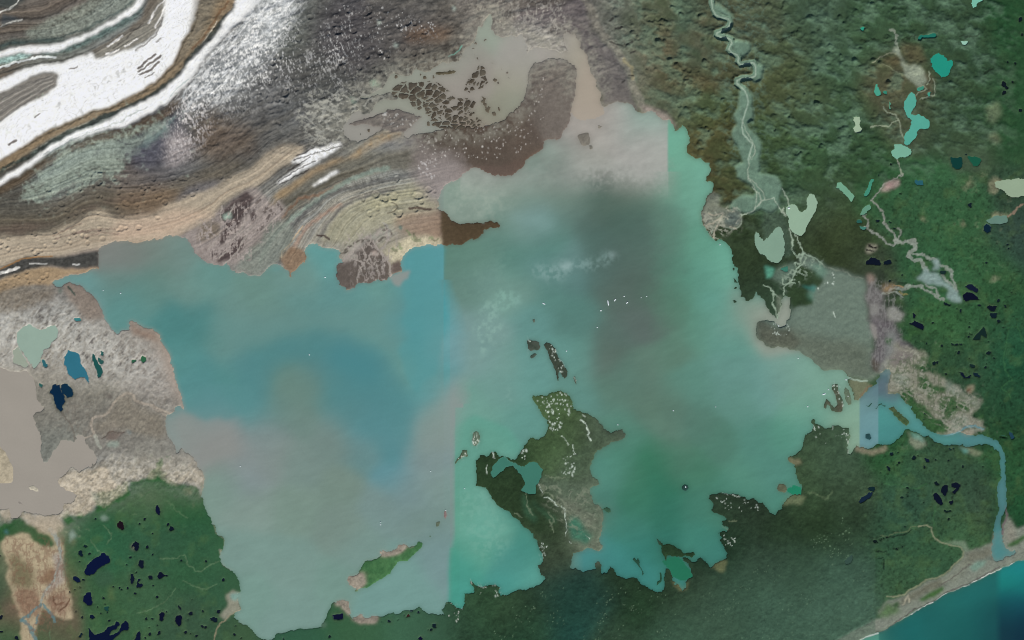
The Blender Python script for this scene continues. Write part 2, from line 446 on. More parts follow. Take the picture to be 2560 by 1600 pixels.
paint("a -12,74 0,70 15,66 30,62 50,60 65,57 85,50 100,40 118,30 135,15 142,-8 165,-8 155,18 140,36 120,48 98,55 88,56 92,50 80,53 62,58 38,61 25,64 12,70 -12,82", (104, 96, 86), .85, 3, 2.5, .2)
paint("a 88,56 95,46 110,38 125,30 140,18 150,0 160,-8 158,10 150,28 140,37 120,48 108,52 98,55", (140, 138, 130), .75, 4, 3, .15)
W2 = "a 158,-12 192,-12 189,0 187,10 182,22 176,33 171,43 167,52 163,60 155,70 145,78 130,88 115,95 100,102 88,104 75,110 60,117 45,124 32,130 20,139 8,147 -12,160 -12,125 0,117 10,107 20,101 33,94 45,86 53,81 52,75 56,70 50,68.5 40,69 28,73 15,81 -12,95 -12,82 0,76 12,70 25,64 38,61 52,60 62,58 75,54 88,50 90,55 98,55 108,51 120,48 130,44 142,36 150,28 155,18"
i2 = ice(W2, "broad white tongue of bare glacier ice, the widest white band")
for s in ("a 101,44 108,39 116,34", "a 118,44 124,41 130,37", "a 140,22 145,14 150,6 156,0", "a 146,26 152,16 157,6", "a 100,52 108,49 112,47"):
    stroke(s, 4.5, (232, 230, 228), .85, 3, 2.5, tex=.3)
for s in ("a 128,47 138,41 146,34 152,24 155,16", "a 135,22 120,36 106,46", "a 148,40 152,36"):
    stroke(s, 4, (80, 76, 72), .7, 3, 2.5, tex=.4)
for s in ("a 131,65 140,57 147,52", "a 131,68 142,60 152,53", "a 132,71 142,66 150,58", "a 33,110 38,107", "a 66,65 74,63", "a 8,137 15,132", "a 137,74 146,68"):
    stroke(s, 5 if "131" in s or "132" in s else 3, (82, 72, 66), .9, 3, 2, tex=.4)
paint("a 56,69.5 53,81 45,87 33,94 20,101 10,108 -12,124 -12,94 15,81 28,73 40,69 50,68.5", (128, 124, 118), 1, 3, 2.5, .1)
for k in range(7):
    stroke("a -5,%g 15,%g 33,%g 50,%g" % (97 + k * 3.6, 86 + k * 3, 77 + k * 2.3, 71 + k * 1.6), 1.6, (176, 172, 166) if k % 2 else (92, 92, 92), .7, 2, 2)
B1 = "a 192,-12 230,-12 222,6 212,18 202,31 188,44 178,55 172,66 160,78 145,88 130,96 115,103 100,108 85,114 70,121 55,128 45,133 35,138 25,145 14,155 -12,168 -12,160 8,147 20,139 32,130 45,124 60,117 75,110 88,104 100,102 115,95 130,88 145,78 155,70 163,60 167,52 171,43 176,33 182,22 187,10"
wn, m = paint(B1, (138, 120, 96), .9, 3, 2, .15, name="medial_moraine_land", label="tan ridge of moraine between the two white ice bands")
mixcol(wn, m * np.clip(STW[wn] * 1.5 + .1, 0, 1) * .8, srgb((118, 112, 98)))
paint("a 185,-8 205,-8 200,10 190,30 178,48 168,60 168,50 178,30", (122, 116, 104), .7, 4, 4, .2)
stroke("a 216,2 208,12 200,24 192,36 182,46", 5, (108, 80, 58), .7, 3, 4)
stroke("a 206,20 198,32 190,42", 1.8, (225, 215, 200), .8, 2, 1.5)
stroke("a 222,6 208,24 195,39 184,50 174,64 162,77 146,88 130,97 115,104 100,109 85,116", 12, (46, 54, 52), .9, 4, 5, tex=.4)
stroke("a 85,116 70,123 55,130 42,138 28,148 e 12,4 0,10", 9, (56, 64, 60), .85, 5, 4, tex=.5)
W3 = "a 226,-12 262,-12 241,6 232,14 222,24 213,33 205,42 198,50 190,60 183,70 175,80 168,88 160,95 148,102 138,109 128,114 118,119 105,121 92,125 80,130 66,133 55,138 45,144 36,151 e 28,6 18,14 5,21 -12,28 -12,24 0,18 10,13 22,6 a 30,151 38,144 48,138 60,131 72,125 85,121 95,117 103,113 115,106 128,100 140,94 152,87 165,76 175,64 185,53 195,43 205,31 212,21 222,6"
i3 = ice(W3, "narrow white ice band below the tan moraine ridge", tex=.08)
stroke("a 40,146 60,136 85,126 115,114 140,100", 3, (96, 120, 116), .5, 5, 3, tex=.9)
stroke("a 160,92 168,84 178,74", 2.5, (120, 150, 150), .6, 3, 2)
stroke("a -12,46 14,41 28,38 45,38 60,35 75,30 90,23 105,15 118,7 128,-3", 5, (60, 74, 74), .7, 4, 4, tex=.4)
stroke("a 0,70 14,65 30,61 50,57 65,55 78,50", 5, (70, 70, 66), .7, 4, 4, tex=.4)
stroke("a 20,141 33,132 46,126 61,119 76,112 88,106 101,104 116,97 131,90 146,80 156,72 164,62 168,54 172,45 177,35 183,24 188,12", 3.5, (84, 78, 68), .8, 3, 3, tex=.5)
stroke("e -12,30 5,25 20,17 32,9 a 42,151 58,141 80,133 105,125 128,119 150,106 168,93", 6, (64, 60, 54), .75, 4, 5, tex=.4)
stroke("a 172,92 178,84 190,66 204,48 222,32 238,14", 4, (196, 202, 204), .6, 5, 5, tex=.6)
# bands below the narrow ice
paint("e -12,30 5,23 18,16 30,8 40,0 a 50,148 70,137 95,128 125,120 150,106 172,92 171,100 150,116 125,128 100,134 75,142 55,150 e 25,20 -12,40", (92, 78, 62), .8, 4, 5, .2)
paint("e 19,30 30,18 45,6 55,-6 75,-13 100,-20 130,-30 150,-38 172,-48 171,-38 150,-20 132,-8 125,5 120,12 100,20 85,24 70,30 55,33 40,35 27,42 22,35", (150, 164, 152), .6, 8, 14, .35, broken=1.1)
stroke("a 135,138 150,126 165,112", 12, (122, 146, 142), .6, 6, 10)
paint("a 120,146 135,136 158,122 171,104 172,118 162,135 160,151 140,158 125,155", (82, 82, 94), .7, 6, 10, .25)
paint("a 158,128 172,122 182,140 170,155 158,160", (168, 160, 160), .7, 8, 8, .35)
paint("e -12,52 40,50 90,30 150,30 200,10 220,0 236,4 195,28 165,38 140,50 120,54 100,48 85,48 60,62 30,68 -12,72", (102, 94, 80), .6, 6, 8, .15)
paint("e 105,38 130,30 165,28 172,32 155,44 140,50 120,48", (124, 104, 84), .6, 5, 8, .2)
paint("e -12,40 10,32 25,42 40,45 60,46 40,52 20,52 -12,50", (80, 78, 72), .6, 6, 6, .25)
paint("e 165,38 185,22 215,18 200,30 170,42", (112, 110, 114), .7, 5, 6, .2)
T1 = "e -12,74 20,72 45,70 60,63 75,58 85,50 92,46.5 100,49 108,54 120,55 135,54 145,51 155,46 165,40 180,34 195,30 210,22 225,14 241,6 b 10,146 20,140 32,136 45,138 42,146 f 33,2 20,9 10,18 0,26 e 230,29 222,33 215,38 208,42 205,50 200,55 190,60 180,66 170,70 160,72 148,75 137,77 120,78 107,77 100,80 94,83 85,85 75,87 60,90 48,91 38,90 25,92 12,96 -12,104"
wn, m = paint(T1, (180, 167, 148), .85, 3, 3, .1, name="moraine_land", label="wide sweep of pale tan moraine along the ice edge")
mixcol(wn, m * np.clip(ST1[wn] * 1.6 - .1, 0, 1) * .55, srgb((140, 124, 108)))
paint("e 108,58 140,55 170,46 205,50 160,72 107,76", (198, 172, 152), .5, 5, 8)
for s in ("e 50,72 62,66 78,60", "e 70,70 90,66 108,65", "e 80,73 95,69 112,70", "e 52,75 70,69 100,67"):
    stroke(s, 3, (122, 104, 96), .7, 4, 3, tex=.5)
paint("e -12,64 20,60 50,60 75,50 90,45 100,36 140,34 130,38 95,40 78,46 60,56 40,66 20,70 -12,70", (96, 84, 76), .7, 5, 5, .15)
D1 = "e -12,108 0,103 12,97 25,92 38,91 50,92 60,91 75,89 85,87 94,85 94,102 80,102 60,101 45,100 30,103 15,108 -12,116"
paint(D1, (70, 70, 68), 1, 2.5, 2, .35, name="dirty_ice_land", label="dark strip of dirty ice with white streaks at the lake corner")
stroke("e -12,111 0,107 10,104 17,102", 8, (212, 210, 206), .9, 3, 2, tex=.5)
stroke("e 28,98.5 36,98 44,98", 3, (190, 190, 188), .8, 2, 1.5)
stroke("e 69,98.5 73,99 75,98.5", 4, (200, 200, 198), .9, 1, 1.5)
paint("e -12,117 0,113 15,108 30,103 45,101 60,102 75,103 94,102 95,104 75,107 62,109 57,112 51,115 50,119 40,118 20,119 10,122 -12,128", (160, 138, 110), .9, 2.5, 2, .12)
stroke("e -12,110 0,103 20,94 38,91 50,91", 3, (150, 110, 66), .8, 2, 2)
# the folded bands further east
paint("f -20,60 5,45 20,32 40,18 60,8 85,-4 120,-10 150,-10 185,0 150,10 110,12 70,26 40,48 20,66 0,88 -20,95", (98, 94, 82), .75, 5, 6, .2)
OB = "f 8,48 10,44 22,37 15,37 25,28 38,20 48,12 58,7 70,1 78,-2 b 85,150 95,142 110,130 122,124 137,124 139,127 125,132 110,140 97,148 f 75,2 62,9 52,14 44,21 35,28 25,36 15,44"
paint(OB, (160, 138, 108), .9, 3, 3, .12, name="ochre_moraine_land", label="narrow ochre ridge curving beside the striped ice")
stroke("f 5,56 18,44 35,36 55,28 75,18 100,8", 10, (84, 80, 70), .7, 5, 6)
stroke("f 25,52 40,38 60,32 80,22", 8, (132, 100, 78), .6, 5, 6)
stroke("f 5,95 12,80 25,64 38,52 55,40 72,28 90,18 110,11 125,8", 12, (134, 150, 140), .75, 5, 6, tex=.2)
stroke("f 22,95 28,80 36,62 50,46 68,33 90,26 115,20 140,16 156,12", 13, (84, 84, 84), .7, 5, 8, tex=.2)
stroke("f 34,88 40,74 50,62 62,52 80,42", 9, (172, 132, 112), .5, 4, 8)
for s in ("f 20,22 28,15 36,10 45,4 52,0 60,0 b 150,151 f 52,5 42,11 32,17 25,22",):
    ice("f 20,22 28,15 36,10 45,4 54,0 62,0 52,6 42,11 32,17 24,22", "short striped patch of white ice above the ochre ridge", warp=3, tex=.3)
ice("b 33,153 42,146 52,142 65,138 78,134 81,137 72,145 60,150 48,155", "small ragged patch of bright ice beyond the tan moraine", warp=4, tex=.3)
ice("f 53,24 60,19 68,14 77,9 79,11 70,16 62,21 56,24", "tiny white ice sliver right below the ochre ridge", warp=3, tex=.3)
for s in ("b 36,151 50,146 66,142 80,138", "f 22,20 34,12 46,6 56,1", "f 24,23 36,16 50,9", "f 30,10 40,4 52,-3", "b 38,147 55,140"):
    stroke(s, 3, (54, 50, 50), .85, 3, 2, tex=.4)
paint("f 60,75 75,50 95,38 130,28 150,20 160,30 174,40 172,48 150,52 130,64 100,72 80,80", (164, 160, 132), .6, 8, 8, .12)
paint("f 100,45 120,38 145,30 165,22 160,30 130,40 110,48", (172, 168, 138), .7, 6, 6, .12)
stroke("f 60,72 68,58 80,45 95,36 115,30 130,27", 8, (112, 108, 106), .6, 5, 6)
paint("f 130,56 145,50 165,48 176,50 177,60 176,78 160,72 140,70 132,64", (150, 128, 110), .7, 6, 6, .12)
stroke("f 145,46 152,44.5 160,46 165,46", 6, (80, 68, 62), .9, 2, 2)
stroke("f 58,71.5 64,71.5 69,75", 5, (76, 66, 62), .9, 2, 1.5)
stroke("f 124,50 131,48 134,44 132,41 128,40", 3, (84, 78, 68), .8, 2, 2)
paint("f 122,88 132,80 145,72 160,72 176,74 177,80 164,80 148,83 140,88 135,94 126,96", (196, 188, 162), .85, 4, 3, .25)
for p in ("f 143,68 146,71", "f 150,69 152,72", "f 148,74 156,75", "f 128,84 132,86", "f 133,80 138,82", "f 166,74 172,74"):
    stroke(p, 8, (74, 100, 62), .5, 6, 3, tex=.8)
paint("f 135,62 138,63 138,66 135,65", (48, 110, 108), .9, 1, 1)
paint("f 23,88 28,86 33,82 40,83 46,86 50,90 52,96 47,101 40,106 35,114 30,116 29,104 25,98 22,93", (134, 112, 92), .9, 3, 2, .18, name="orange_headland", label="small orange-brown headland jutting into the lake")
stroke("f 24,92 24,86 30,82 38,70 45,62", 3, (196, 172, 140), .8, 2, 2)
# delta fans on the north shore
DF = "f 70,97 85,97 84,92 78,90 82,84 97,84 103,78 108,75 114,79 120,86 126,92 133,96 140,92 140,110 130,112 128,120 88,128 70,118"
paint("f 72,102 80,96 86,96 93,92 97,94 93,88 97,84 103,78 108,75 114,80 118,86 124,93 126,102 128,112 100,126 70,118", (92, 84, 80), .95, 3, 2, .14, name="delta_land", label="brown fan delta with pale channels on the north shore")
paint("f 128,97 136,94 138,104 130,110 126,104", (96, 84, 80), .95, 2, 1.5, .1)
for s in ("f 100,96 104,104 108,112", "f 106,96 108,106 112,114", "f 112,96 116,106 118,112", "f 96,98 100,108", "f 108,92 112,104", "f 104,94 98,104 94,114", "f 116,94 120,104"):
    stroke(s, 3, (172, 166, 160), .6, 7, 3, tex=.9)
for s in ("f 110,77 116,84 121,91 125,97 127,104 128,112 131,118", "f 100,82 103,88 104,95", "f 90,93 96,95 103,97", "f 90,87 85,94 79,98", "f 128,70 124,78 118,84"):
    stroke(s, 5 if "131" in s else 3.5, (158, 150, 144), .9, 2.5, 1.5)
paint("f 77,97 84,93 90,86 97,80 104,75 100,84 95,86 92,91 85,97", (156, 148, 144), .8, 3, 3)
paint("f 108,87 114,86 116,90 110,91", (196, 180, 172), .8, 2, 2)
for s in ("f 84,84 90,82", "f 93,78 98,76", "f 100,77 104,75", "f 81,88 86,86", "f 116,76 122,74", "f 120,67 126,66", "f 122,62 128,70"):
    stroke(s, 6, (84, 76, 72), .7, 4, 2, tex=.5)
stroke("f 120,60 126,66 124,74", 5, (160, 158, 152), .7, 6, 2)
SB = "e 205,50 218,38 232,30 f 0,26 8,34 12,42 24,40 28,46 20,58 10,66 4,76 e 238,82 228,98 215,99 200,98 190,94 180,80 172,72 185,64 196,60 205,55"
paint(SB, (152, 142, 138), .9, 4, 3, .1, name="river_delta_land", label="pinkish braided river flats on the north shore of the lake")
for s in ("e 206,50 218,40 232,30 240,34 236,48 228,58 222,66 226,72 218,70 212,80 206,82 208,72 212,64 208,56", "e 205,96 212,84 222,76 232,72 230,82 222,92 212,96", "e 196,82 198,80 197,86 195,84", "e 199,88 204,84 206,90 202,94", "e 236,50 242,46 241,58 237,58"):
    paint(s, (76, 66, 66), .95, 4, 1.5, .15)
for s in ("e 209,44 208,52 210,62 206,72 198,84", "e 222,42 214,56", "e 232,58 224,70 216,84 208,92", "e 238,62 230,76 222,90 214,97", "e 212,60 220,70 236,66"):
    stroke(s, 4, (160, 152, 146), .9, 3, 1.5)
paint("e 187,62 200,58 208,62 206,72 196,74 190,78 187,72", (118, 108, 96), .9, 4, 3, .15)
paint("e 210,52 218,49 219,55 212,57", (150, 170, 158), .9, 1, 1)
for s in ("f 0,40 4,38", "f 8,50 10,46", "f 10,58 14,53", "f 14,48 18,52", "f 2,66 6,62", "f 20,42 24,46"):
    stroke(s, 7, (86, 78, 76), .8, 4, 2)
paint("f 0,82 14,60 28,56 36,64 34,78 25,90 20,96 10,104 0,110 e 222,104 230,90 236,82", (128, 134, 126), .8, 4, 4, .22)
# peninsula, dark brown
paint("f 174,48 181,49 184,56 191,59 193,61 205,59 215,58 222,56 229,58 232,64 222,66 217,68 210,74 195,81 182,84 176,82", (78, 66, 50), .95, 3, 2, .15, name="headland", label="dark brown pointed headland reaching into the grey water")
# debris north of the lake
paint("b 60,0 150,0 175,20 150,45 100,60 60,50 50,30", (80, 77, 79), .5, 12, 20, .15)
paint("b 140,30 160,24 185,26 180,36 160,38 145,38", (116, 90, 68), .5, 8, 8, .2)
paint("a 175,140 200,115 225,115 241,125 241,145 200,151", (104, 86, 70), .45, 10, 14, .2)
paint("b 150,122 180,121 208,121 230,115 241,108 245,130 241,155 200,160 185,155 150,155", (84, 76, 68), .7, 6, 6, .16, broken=.3)
paint("b 150,118 156,126 165,150 f 155,-5 185,-8 200,8 184,20 172,38 152,30 150,12", (142, 134, 132), .8, 8, 14, .08, broken=.2)
paint("c -2,110 12,98 16,120 28,140 10,151 -5,151", (92, 82, 74), .8, 5, 5, .16)
paint("c 12,98 16,72 22,58 36,55 52,57 60,66 60,84 56,110 50,125 40,133 28,132", (112, 105, 99), .9, 5, 4, .14, name="debris_land", label="rounded grey-brown lobe of debris between two silty channels")
paint("c 15,132 12,98 18,70 25,88 28,118 28,140", (90, 82, 76), .6, 6, 8, .15)
paint("c 45,5 66,-8 74,28 90,42 105,60 112,85 120,108 108,98 87,101 84,88 78,75 72,55 65,45 60,30 40,22 20,30 0,30 5,10", (102, 96, 98), .75, 5, 5, .14)
stroke("c 62,-6 72,6 80,22 90,38 100,48 108,62 114,80 120,94 124,104 132,108", 16, (138, 134, 124), .6, 6, 8, tex=.25)
stroke("c 106,56 112,64 114,76", 7, (150, 142, 108), .6, 4, 5)
paint("c 118,100 130,100 148,110 156,122 150,118 138,112 125,104", (156, 142, 138), .7, 4, 3, .2)
for s in ("c 92,39 98,41 104,43", "c 92,20 95,17", "c 98,27 104,25", "c 112,50 116,48", "c 106,42 114,40", "c 110,72 114,72", "c 104,78 106,77"):
    stroke(s, 4, (46, 44, 44), .8, 3, 2)
# bright frost specks on the debris
def specks(s, n, c, r0=.8, r1=2.0, long=2.2, soft=6, ang=1.2, seed=1):
    q = T(s); r = np.random.RandomState(seed); lo, hi = q.min(0), q.max(0)
    a, b = q, np.roll(q, -1, 0); last = None
    while n > 0:
        p = last + r.normal(0, 9, 2) if (last is not None and r.rand() < .6) else r.uniform(lo, hi)
        cc = ((a[:, 1] <= p[1]) & (b[:, 1] > p[1])) | ((b[:, 1] <= p[1]) & (a[:, 1] > p[1]))
        if (p[0] < a[cc, 0] + (p[1] - a[cc, 1]) / (b[cc, 1] - a[cc, 1]) * (b[cc, 0] - a[cc, 0])).sum() % 2 == 0: continue
        n -= 1; last = p
        rr = r.uniform(r0, r1) * (1.6 if r.rand() < .1 else 1); L = rr * r.uniform(1, long); th = ang + r.uniform(-.3, .3)
        wn = window(np.array([p]), L + 4)
        if wn is None: continue
        dx = GX[wn] - p[0]; dy = GY[wn] - p[1]
        u = dx * math.cos(th) + dy * math.sin(th); v = -dx * math.sin(th) + dy * math.cos(th)
        mixcol(wn, np.clip(1.4 - np.hypot(u / L, v / rr), 0, 1) * r.uniform(.3, .9), c)
FR = "a 171,88 180,75 192,60 205,44 222,27 242,6 252,-12 b 50,-12 40,8 32,28 15,48 0,70 -40,100 a 200,92 182,104 172,112"
wn, m = cov(FR, 8, 14)
fr = np.clip(fbm(8, 3, 91, u=GX[wn], v=GY[wn], stretch=(.6, 2.4), rot=.75) * 1.5 + .25 * N3[wn] + .1, 0, 1)
mixcol(wn, m * .6, srgb((158, 162, 164)))
mixcol(wn, m * fr * .75, srgb((232, 234, 236)))
wn, m = cov("b -5,-12 38,-12 34,10 22,30 8,42 -10,45", 8, 8)
mixcol(wn, m * np.clip(N8[wn] * .5 + .55, 0, 1) * .8, srgb((215, 218, 220)))
fr2 = fbm(3.6, 2, 92, u=GX, v=GY, stretch=(.7, 2.0), rot=-.35); FRB = fbm(30, 3, 93)
def frost(s, a, soft=18, lo=.35, c=(232, 232, 232)):
    wn, m = cov(s, 8, soft)
    mixcol(wn, m * a * np.clip((fr2[wn] + .35 * FRB[wn] - lo) * 3, 0, 1), srgb(c))
frost("a 172,85 200,55 241,5 250,30 241,62 200,100 180,118 170,112", .6, 14, .1)
frost("b 0,0 40,0 40,30 30,60 0,88 -20,80", .6, 16, .35)
frost("a 165,92 185,90 200,120 175,151 155,151 160,120", .55, 14, .2, (214, 208, 208))
frost("b 5,80 25,58 60,42 90,30 96,50 60,68 35,82", .42, 18, .3)
frost("b 50,8 130,5 180,30 110,58 60,60", .22, 20, .75)
frost("a 200,92 241,66 241,100 200,112", .4, 18, .4)
frost("b 30,85 90,62 100,80 60,100 30,105", .3, 18, .5)
specks("b 60,5 140,5 180,30 120,60 60,60", 150, (215, 215, 215), .7, 1.5, seed=6)
specks("b 150,122 241,115 241,151 155,151", 130, (215, 210, 205), .7, 1.5, seed=7)
specks("b 120,104 160,110 140,125 115,120", 26, (200, 198, 195), .8, 1.6, seed=8)
specks("c 0,100 30,60 30,130 0,150", 60, (205, 200, 195), .7, 1.4, seed=9)
specks("f 152,0 175,0 168,20 155,20", 40, (215, 212, 212), .7, 1.6, seed=10)
specks("c 0,0 40,0 40,30 0,30", 30, (200, 195, 190), .7, 1.4, seed=12)
specks("n 165,110 241,100 241,151 150,151 o 0,105 160,95 200,100 241,80 p 80,30 100,120 60,151 o 0,151", 420, (128, 150, 122), .5, 1.1, 1.6, seed=13)
specks("h 35,103 95,115 95,151 30,151", 30, (190, 200, 190), .6, 1.3, seed=14)
specks("l 0,5 25,5 25,20 0,20", 30, (215, 220, 215), .7, 1.4, seed=15)
# silty braids of the upper wetland
for s in ("b 228,-5 229,8 232,16 230,24 235,28 238,33", "b 235,10 233,18", "b 209,30 214,20 220,14 223,20 221,30"):
    stroke(s, 3, (150, 146, 136), .8, 3, 1.5)
for s in ("b 55,98 62,104 60,114 64,124 60,134", "b 72,100 66,112 70,122 78,130", "b 50,112 62,108 74,112", "b 42,124 56,120 70,124 88,122", "b 60,96 72,108 76,120"):
    stroke(s, 3.5, (142, 142, 134), .6, 9, 3, tex=.5)
paint("b 50,104 60,98 80,98 100,95 98,104 90,110 84,120 84,132 70,130 60,135 55,120", (132, 132, 124), .5, 8, 10, .2)
paint("b 107,76 113,75 117,78 116,82 109,82", (140, 166, 146), .9, 3, 1)
paint("b 88,92 94,93 95,98 90,98", (138, 158, 144), .8, 3, 1)
for x, y in ((186, 8), (131, 43), (115, 21)):
    paint("b %g,%g %g,%g %g,%g" % (x, y - 2, x + 4, y, x + 1, y + 3), (190, 205, 195), .8, 3, 1)
stroke("b 182,53 188,50 193,47 194,43", 3, (110, 165, 150), .8)

# ---- upland: the river gorge and its gravel floor
RVP = "c 187.5,-8 188.5,2 189.5,9 191.5,13.5 196,16.5 200,17 204,17.8 206,20.5 205.5,24.5 203,27.5 198,29.5 194,31 193.5,33 197,35 203,35.8 207,37.5 208,40.5 206,43.5 204.8,46.5 207.5,50 212,51.5 214,54.5 213.5,58.5 216,61 222,60.2 228,59.3 230,63 230.3,68 229.5,72.3 224,74.2 217,74.2 212.5,75.8 212.5,79 216,82 220,85.5 222,90 223,96 222,102 220,108 218,114 217,120"
VAL2 = "c 213,96 215,86 222,84 228,92 226,100 228,105 229,112 222,116 224,122 232,130 236,140 234,151 g 233,12 240,12 h 6,14 12,22 13,28 10,34 12,40 8,48 3,50 g 236,46 226,50 212,50 206,46 209,38 218,32 228,34 231,30 222,22 213,16 211,6 218,2 c 214,140 208,130 208,122 212,118 209,110 214,102"
VM = np.zeros(GX.shape, f32)
for wn, m in (line_cov(RVP, 15, 2.0, 2), cov(VAL2, 3, 1), cov("c 205,39 216,38 226,42 225,48 218,54 210,50", 3, 1), cov("c 226,60 238,62 237,74 229,79 226,76 231,70", 3, 1), cov("c 209,22 204,16 192,12 190,4 194,4 206,12", 2, 1)):
    VM[wn] = np.maximum(VM[wn], m)
wnv = (slice(0, NY), slice(0, NX))
mixcol(wnv, VM * .85, srgb((108, 136, 120)) * np.clip(1 + .14 * N8 + .1 * N20, .5, 1.5)[..., None])
region(wnv, VM, "river_valley_ground", label="pale grey-green gravel floor of the winding river gorge")
REL = REL * (1 - .9 * VM) + VM * .5
rim = np.clip(blur(VM, 3) * 2.4, 0, 1) * (1 - VM); REL += 6.5 * rim * (1 - .6 * np.clip((GY - 260) / 250, 0, 1)); del rim
RV = RVP + " 218,126 223,132 227,136 225,144 223,151"
stroke(RV, 4.0, (156, 176, 160), .9, 1.2, 1.6, name="river", label="narrow meandering river in the gorge")
for s in ("c 216,112 220,120 223,128 227,134 230,144 226,151", "g 225,-2 222,8 223,18 228,24 231,32 231,40 229,47 222,50 217,52", "g 222,16 230,22 236,29 239,37 234,43 228,48", "g 226,26 233,32 236,40 230,46",
          "g 217,52 217,60 213,64 207,66 200,63 198,60", "g 217,52 210,48 203,48 198,52 192,62 188,70", "g 217,52 214,46 210,46 213,50", "g 203,48 196,49 188,50 181,49", "g 200,50 190,57 182,61", "h 12,27 16,32 18,37 20,44", "g 236,38 240,38 h 6,36 12,46 17,53"):
    stroke(s, 2.4, (158, 172, 156), .85, 3, 1.5)
paint("g 190,30 196,34 196,44 204,47 214,50 218,54 216,62 208,65 200,64 197,60 193,66 187,66 182,62 179,52 180,46 183,42 185,34", (118, 124, 112), .9, 3, 1.5, .15, name="delta_land", label="small pale fan delta on the east shore where the gorge river ends")
paint("g 206,50 213,50 217,55 215,61 207,63 200,61 202,54", (84, 96, 92), .9, 3, 1.5, .2)
paint("g 180,50 186,50 190,54 184,60", (96, 98, 96), .8, 3, 1.5, .2)
for s in ("g 200,50 196,58 191,68 190,74", "g 198,50 192,52 186,50", "g 196,56 188,60 183,62", "g 205,64 212,65"):
    stroke(s, 4, (162, 158, 142), .9, 3, 1.5)
paint("h -5,50 12,50 18,58 20,66 22,76 24,86 18,92 -5,90 -5,70", (68, 86, 72), .8, 5, 4, .15)
# eastern half: fan, gravel flats, river channels
FAN = "h 32,88 40,92 50,98 58,103 70,103 80,108 90,113 92,120 93,130 94,151 l 95,0 100,8 98,20 98,45 105,48 103,53 95,57 85,55 77,53 70,48 53,49 49,46 40,39 34,35 27,31 19,28 8,27 0,28 k 238,25 236,21 232,18 230,13 229,7 230,2 236,0 h 0,149 18,149 22,143 24,137 35,133 40,128 38,122 42,115 40,108 33,103 30,96"
wn, m = paint(FAN, (112, 124, 114), .95, 4, 3, .05, name="gravel_fan_land", label="large smooth grey gravel fan on the east shore")
paint("l -8,8 20,8 60,18 96,22 98,45 105,48 103,53 95,57 77,53 53,49 40,39 27,31 8,27 k 238,25 230,13 230,4", (96, 98, 86), .65, 8, 10, .22)
REL[wn] = REL[wn] * (1 - m) + m * (3 + .5 * N20[wn] + .3 * N8[wn])
paint("k 230,2 236,1 l 6,8 20,10 30,20 25,28 8,26 0,26 k 234,18", (86, 86, 76), .8, 4, 3, .3)
for s in ("h 22,104 30,100 42,104 52,112 48,120 40,118 24,113", "h 19,119 25,117 35,122 41,132 38,136 24,139 21,132 18,126", "h 36,130 40,128 42,136 36,137"):
    paint(s, (50, 66, 44), .95, 5, 2, .15)
paint("h 2,110 10,102 22,97 28,100 22,110 14,118 4,112", (104, 120, 108), .8, 5, 3, .1)
paint("h 38,98 52,100 56,108 50,112 42,104", (104, 138, 122), .6, 6, 5)
paint("h 31,117 38,118 46,119 44,123 38,122 33,120", (48, 120, 112), .7, 5, 2)
paint("h 36,124 44,122 42,132 38,130", (86, 130, 112), .6, 5, 3)
PB = (156, 170, 152)
for s in ("h 20,64 21,70 23,76 22,83 24,88 30,92 31,97 27,103 24,108 23,114 19,117 15,121 15,128", "h 25,70 28,77 31,82 33,88 31,94", "h 33,87 40,91 46,95 51,99", "h 27,92 30,88 36,92 34,98 29,101 26,105",
          "h 14,46 16,50 19,53", "h -4,118 3,122 6,126 4,134 7,142 8,149", "h 13,112 14,118 17,117 26,116", "h 30,98 24,97 26,101", "h 6,128 11,131 12,140 9,147"):
    stroke(s, 3.2, PB, .9, 4, 1.5, tex=.15)
paint("h 8,130 13,128 13,138 10,146 8,140", (104, 112, 98), .9, 3, 1, .15)
stroke("h 50,99 58,103 64,105 70,103 77,108 88,113", 3, (142, 146, 132), .6, 5, 3, tex=.5)
paint("h -3,100 6,102 4,110 -2,112", (90, 150, 130), .9, 4, 1)
paint("l 96,-4 106,-2 118,-4 124,8 128,20 140,28 142,36 130,34 122,30 114,42 108,48 104,50 100,45 97,35 101,18 98,8", (104, 94, 100), .9, 8, 4, .2, name="mud_land", label="mauve mud flats north of the lake outlet")
paint("h 92,110 100,112 103,120 110,127 108,135 112,142 120,138 126,145 125,151 95,151 93,128", (116, 108, 110), .85, 7, 4, .25)
paint("h 96,136 104,136 103,146 97,148", (140, 134, 132), .8, 5, 2); paint("h 112,139 120,138 126,146 124,151 112,150", (146, 142, 136), .8, 6, 2, .15)
paint("l 96,2 102,5 104,16 101,20 97,12", (150, 140, 138), .8, 4, 2)
paint("l 98,34 106,42 104,50 99,46", (84, 74, 66), .8, 4, 2)
TF = (138, 132, 120)
FLT = "l 106,44 120,22 135,27 152,33 150,43 138,44 145,50 168,55 171,62 182,60 183,66 196,74 201,72 200,80 193,86 192,92 205,94 203,102 190,102 178,106 170,110 158,108 171,92 180,88 162,90 162,95 150,85 138,78 135,70 128,64 125,72 112,73 107,62 113,58 117,48"
paint(FLT, TF, .9, 8, 3, .16, broken=.25, name="sand_flat_land", label="tan sand flats between green woods beside the outlet")
paint("l 112,10 118,8 124,14 120,24 114,40 108,50 104,46 110,34", (132, 132, 130), .7, 6, 3)
paint("l 112,36 120,28 136,30 140,38 128,42 118,44", (122, 108, 112), .6, 6, 4)
for s in ("l 118,50 128,50 134,54 130,62 122,60", "l 172,62 180,62 186,70 200,78 196,82 186,76 174,70", "l 168,56 176,60 176,70 168,68", "l 172,92 186,90 190,96 184,102 172,104"):
    paint(s, (134, 140, 130), .6, 6, 4)
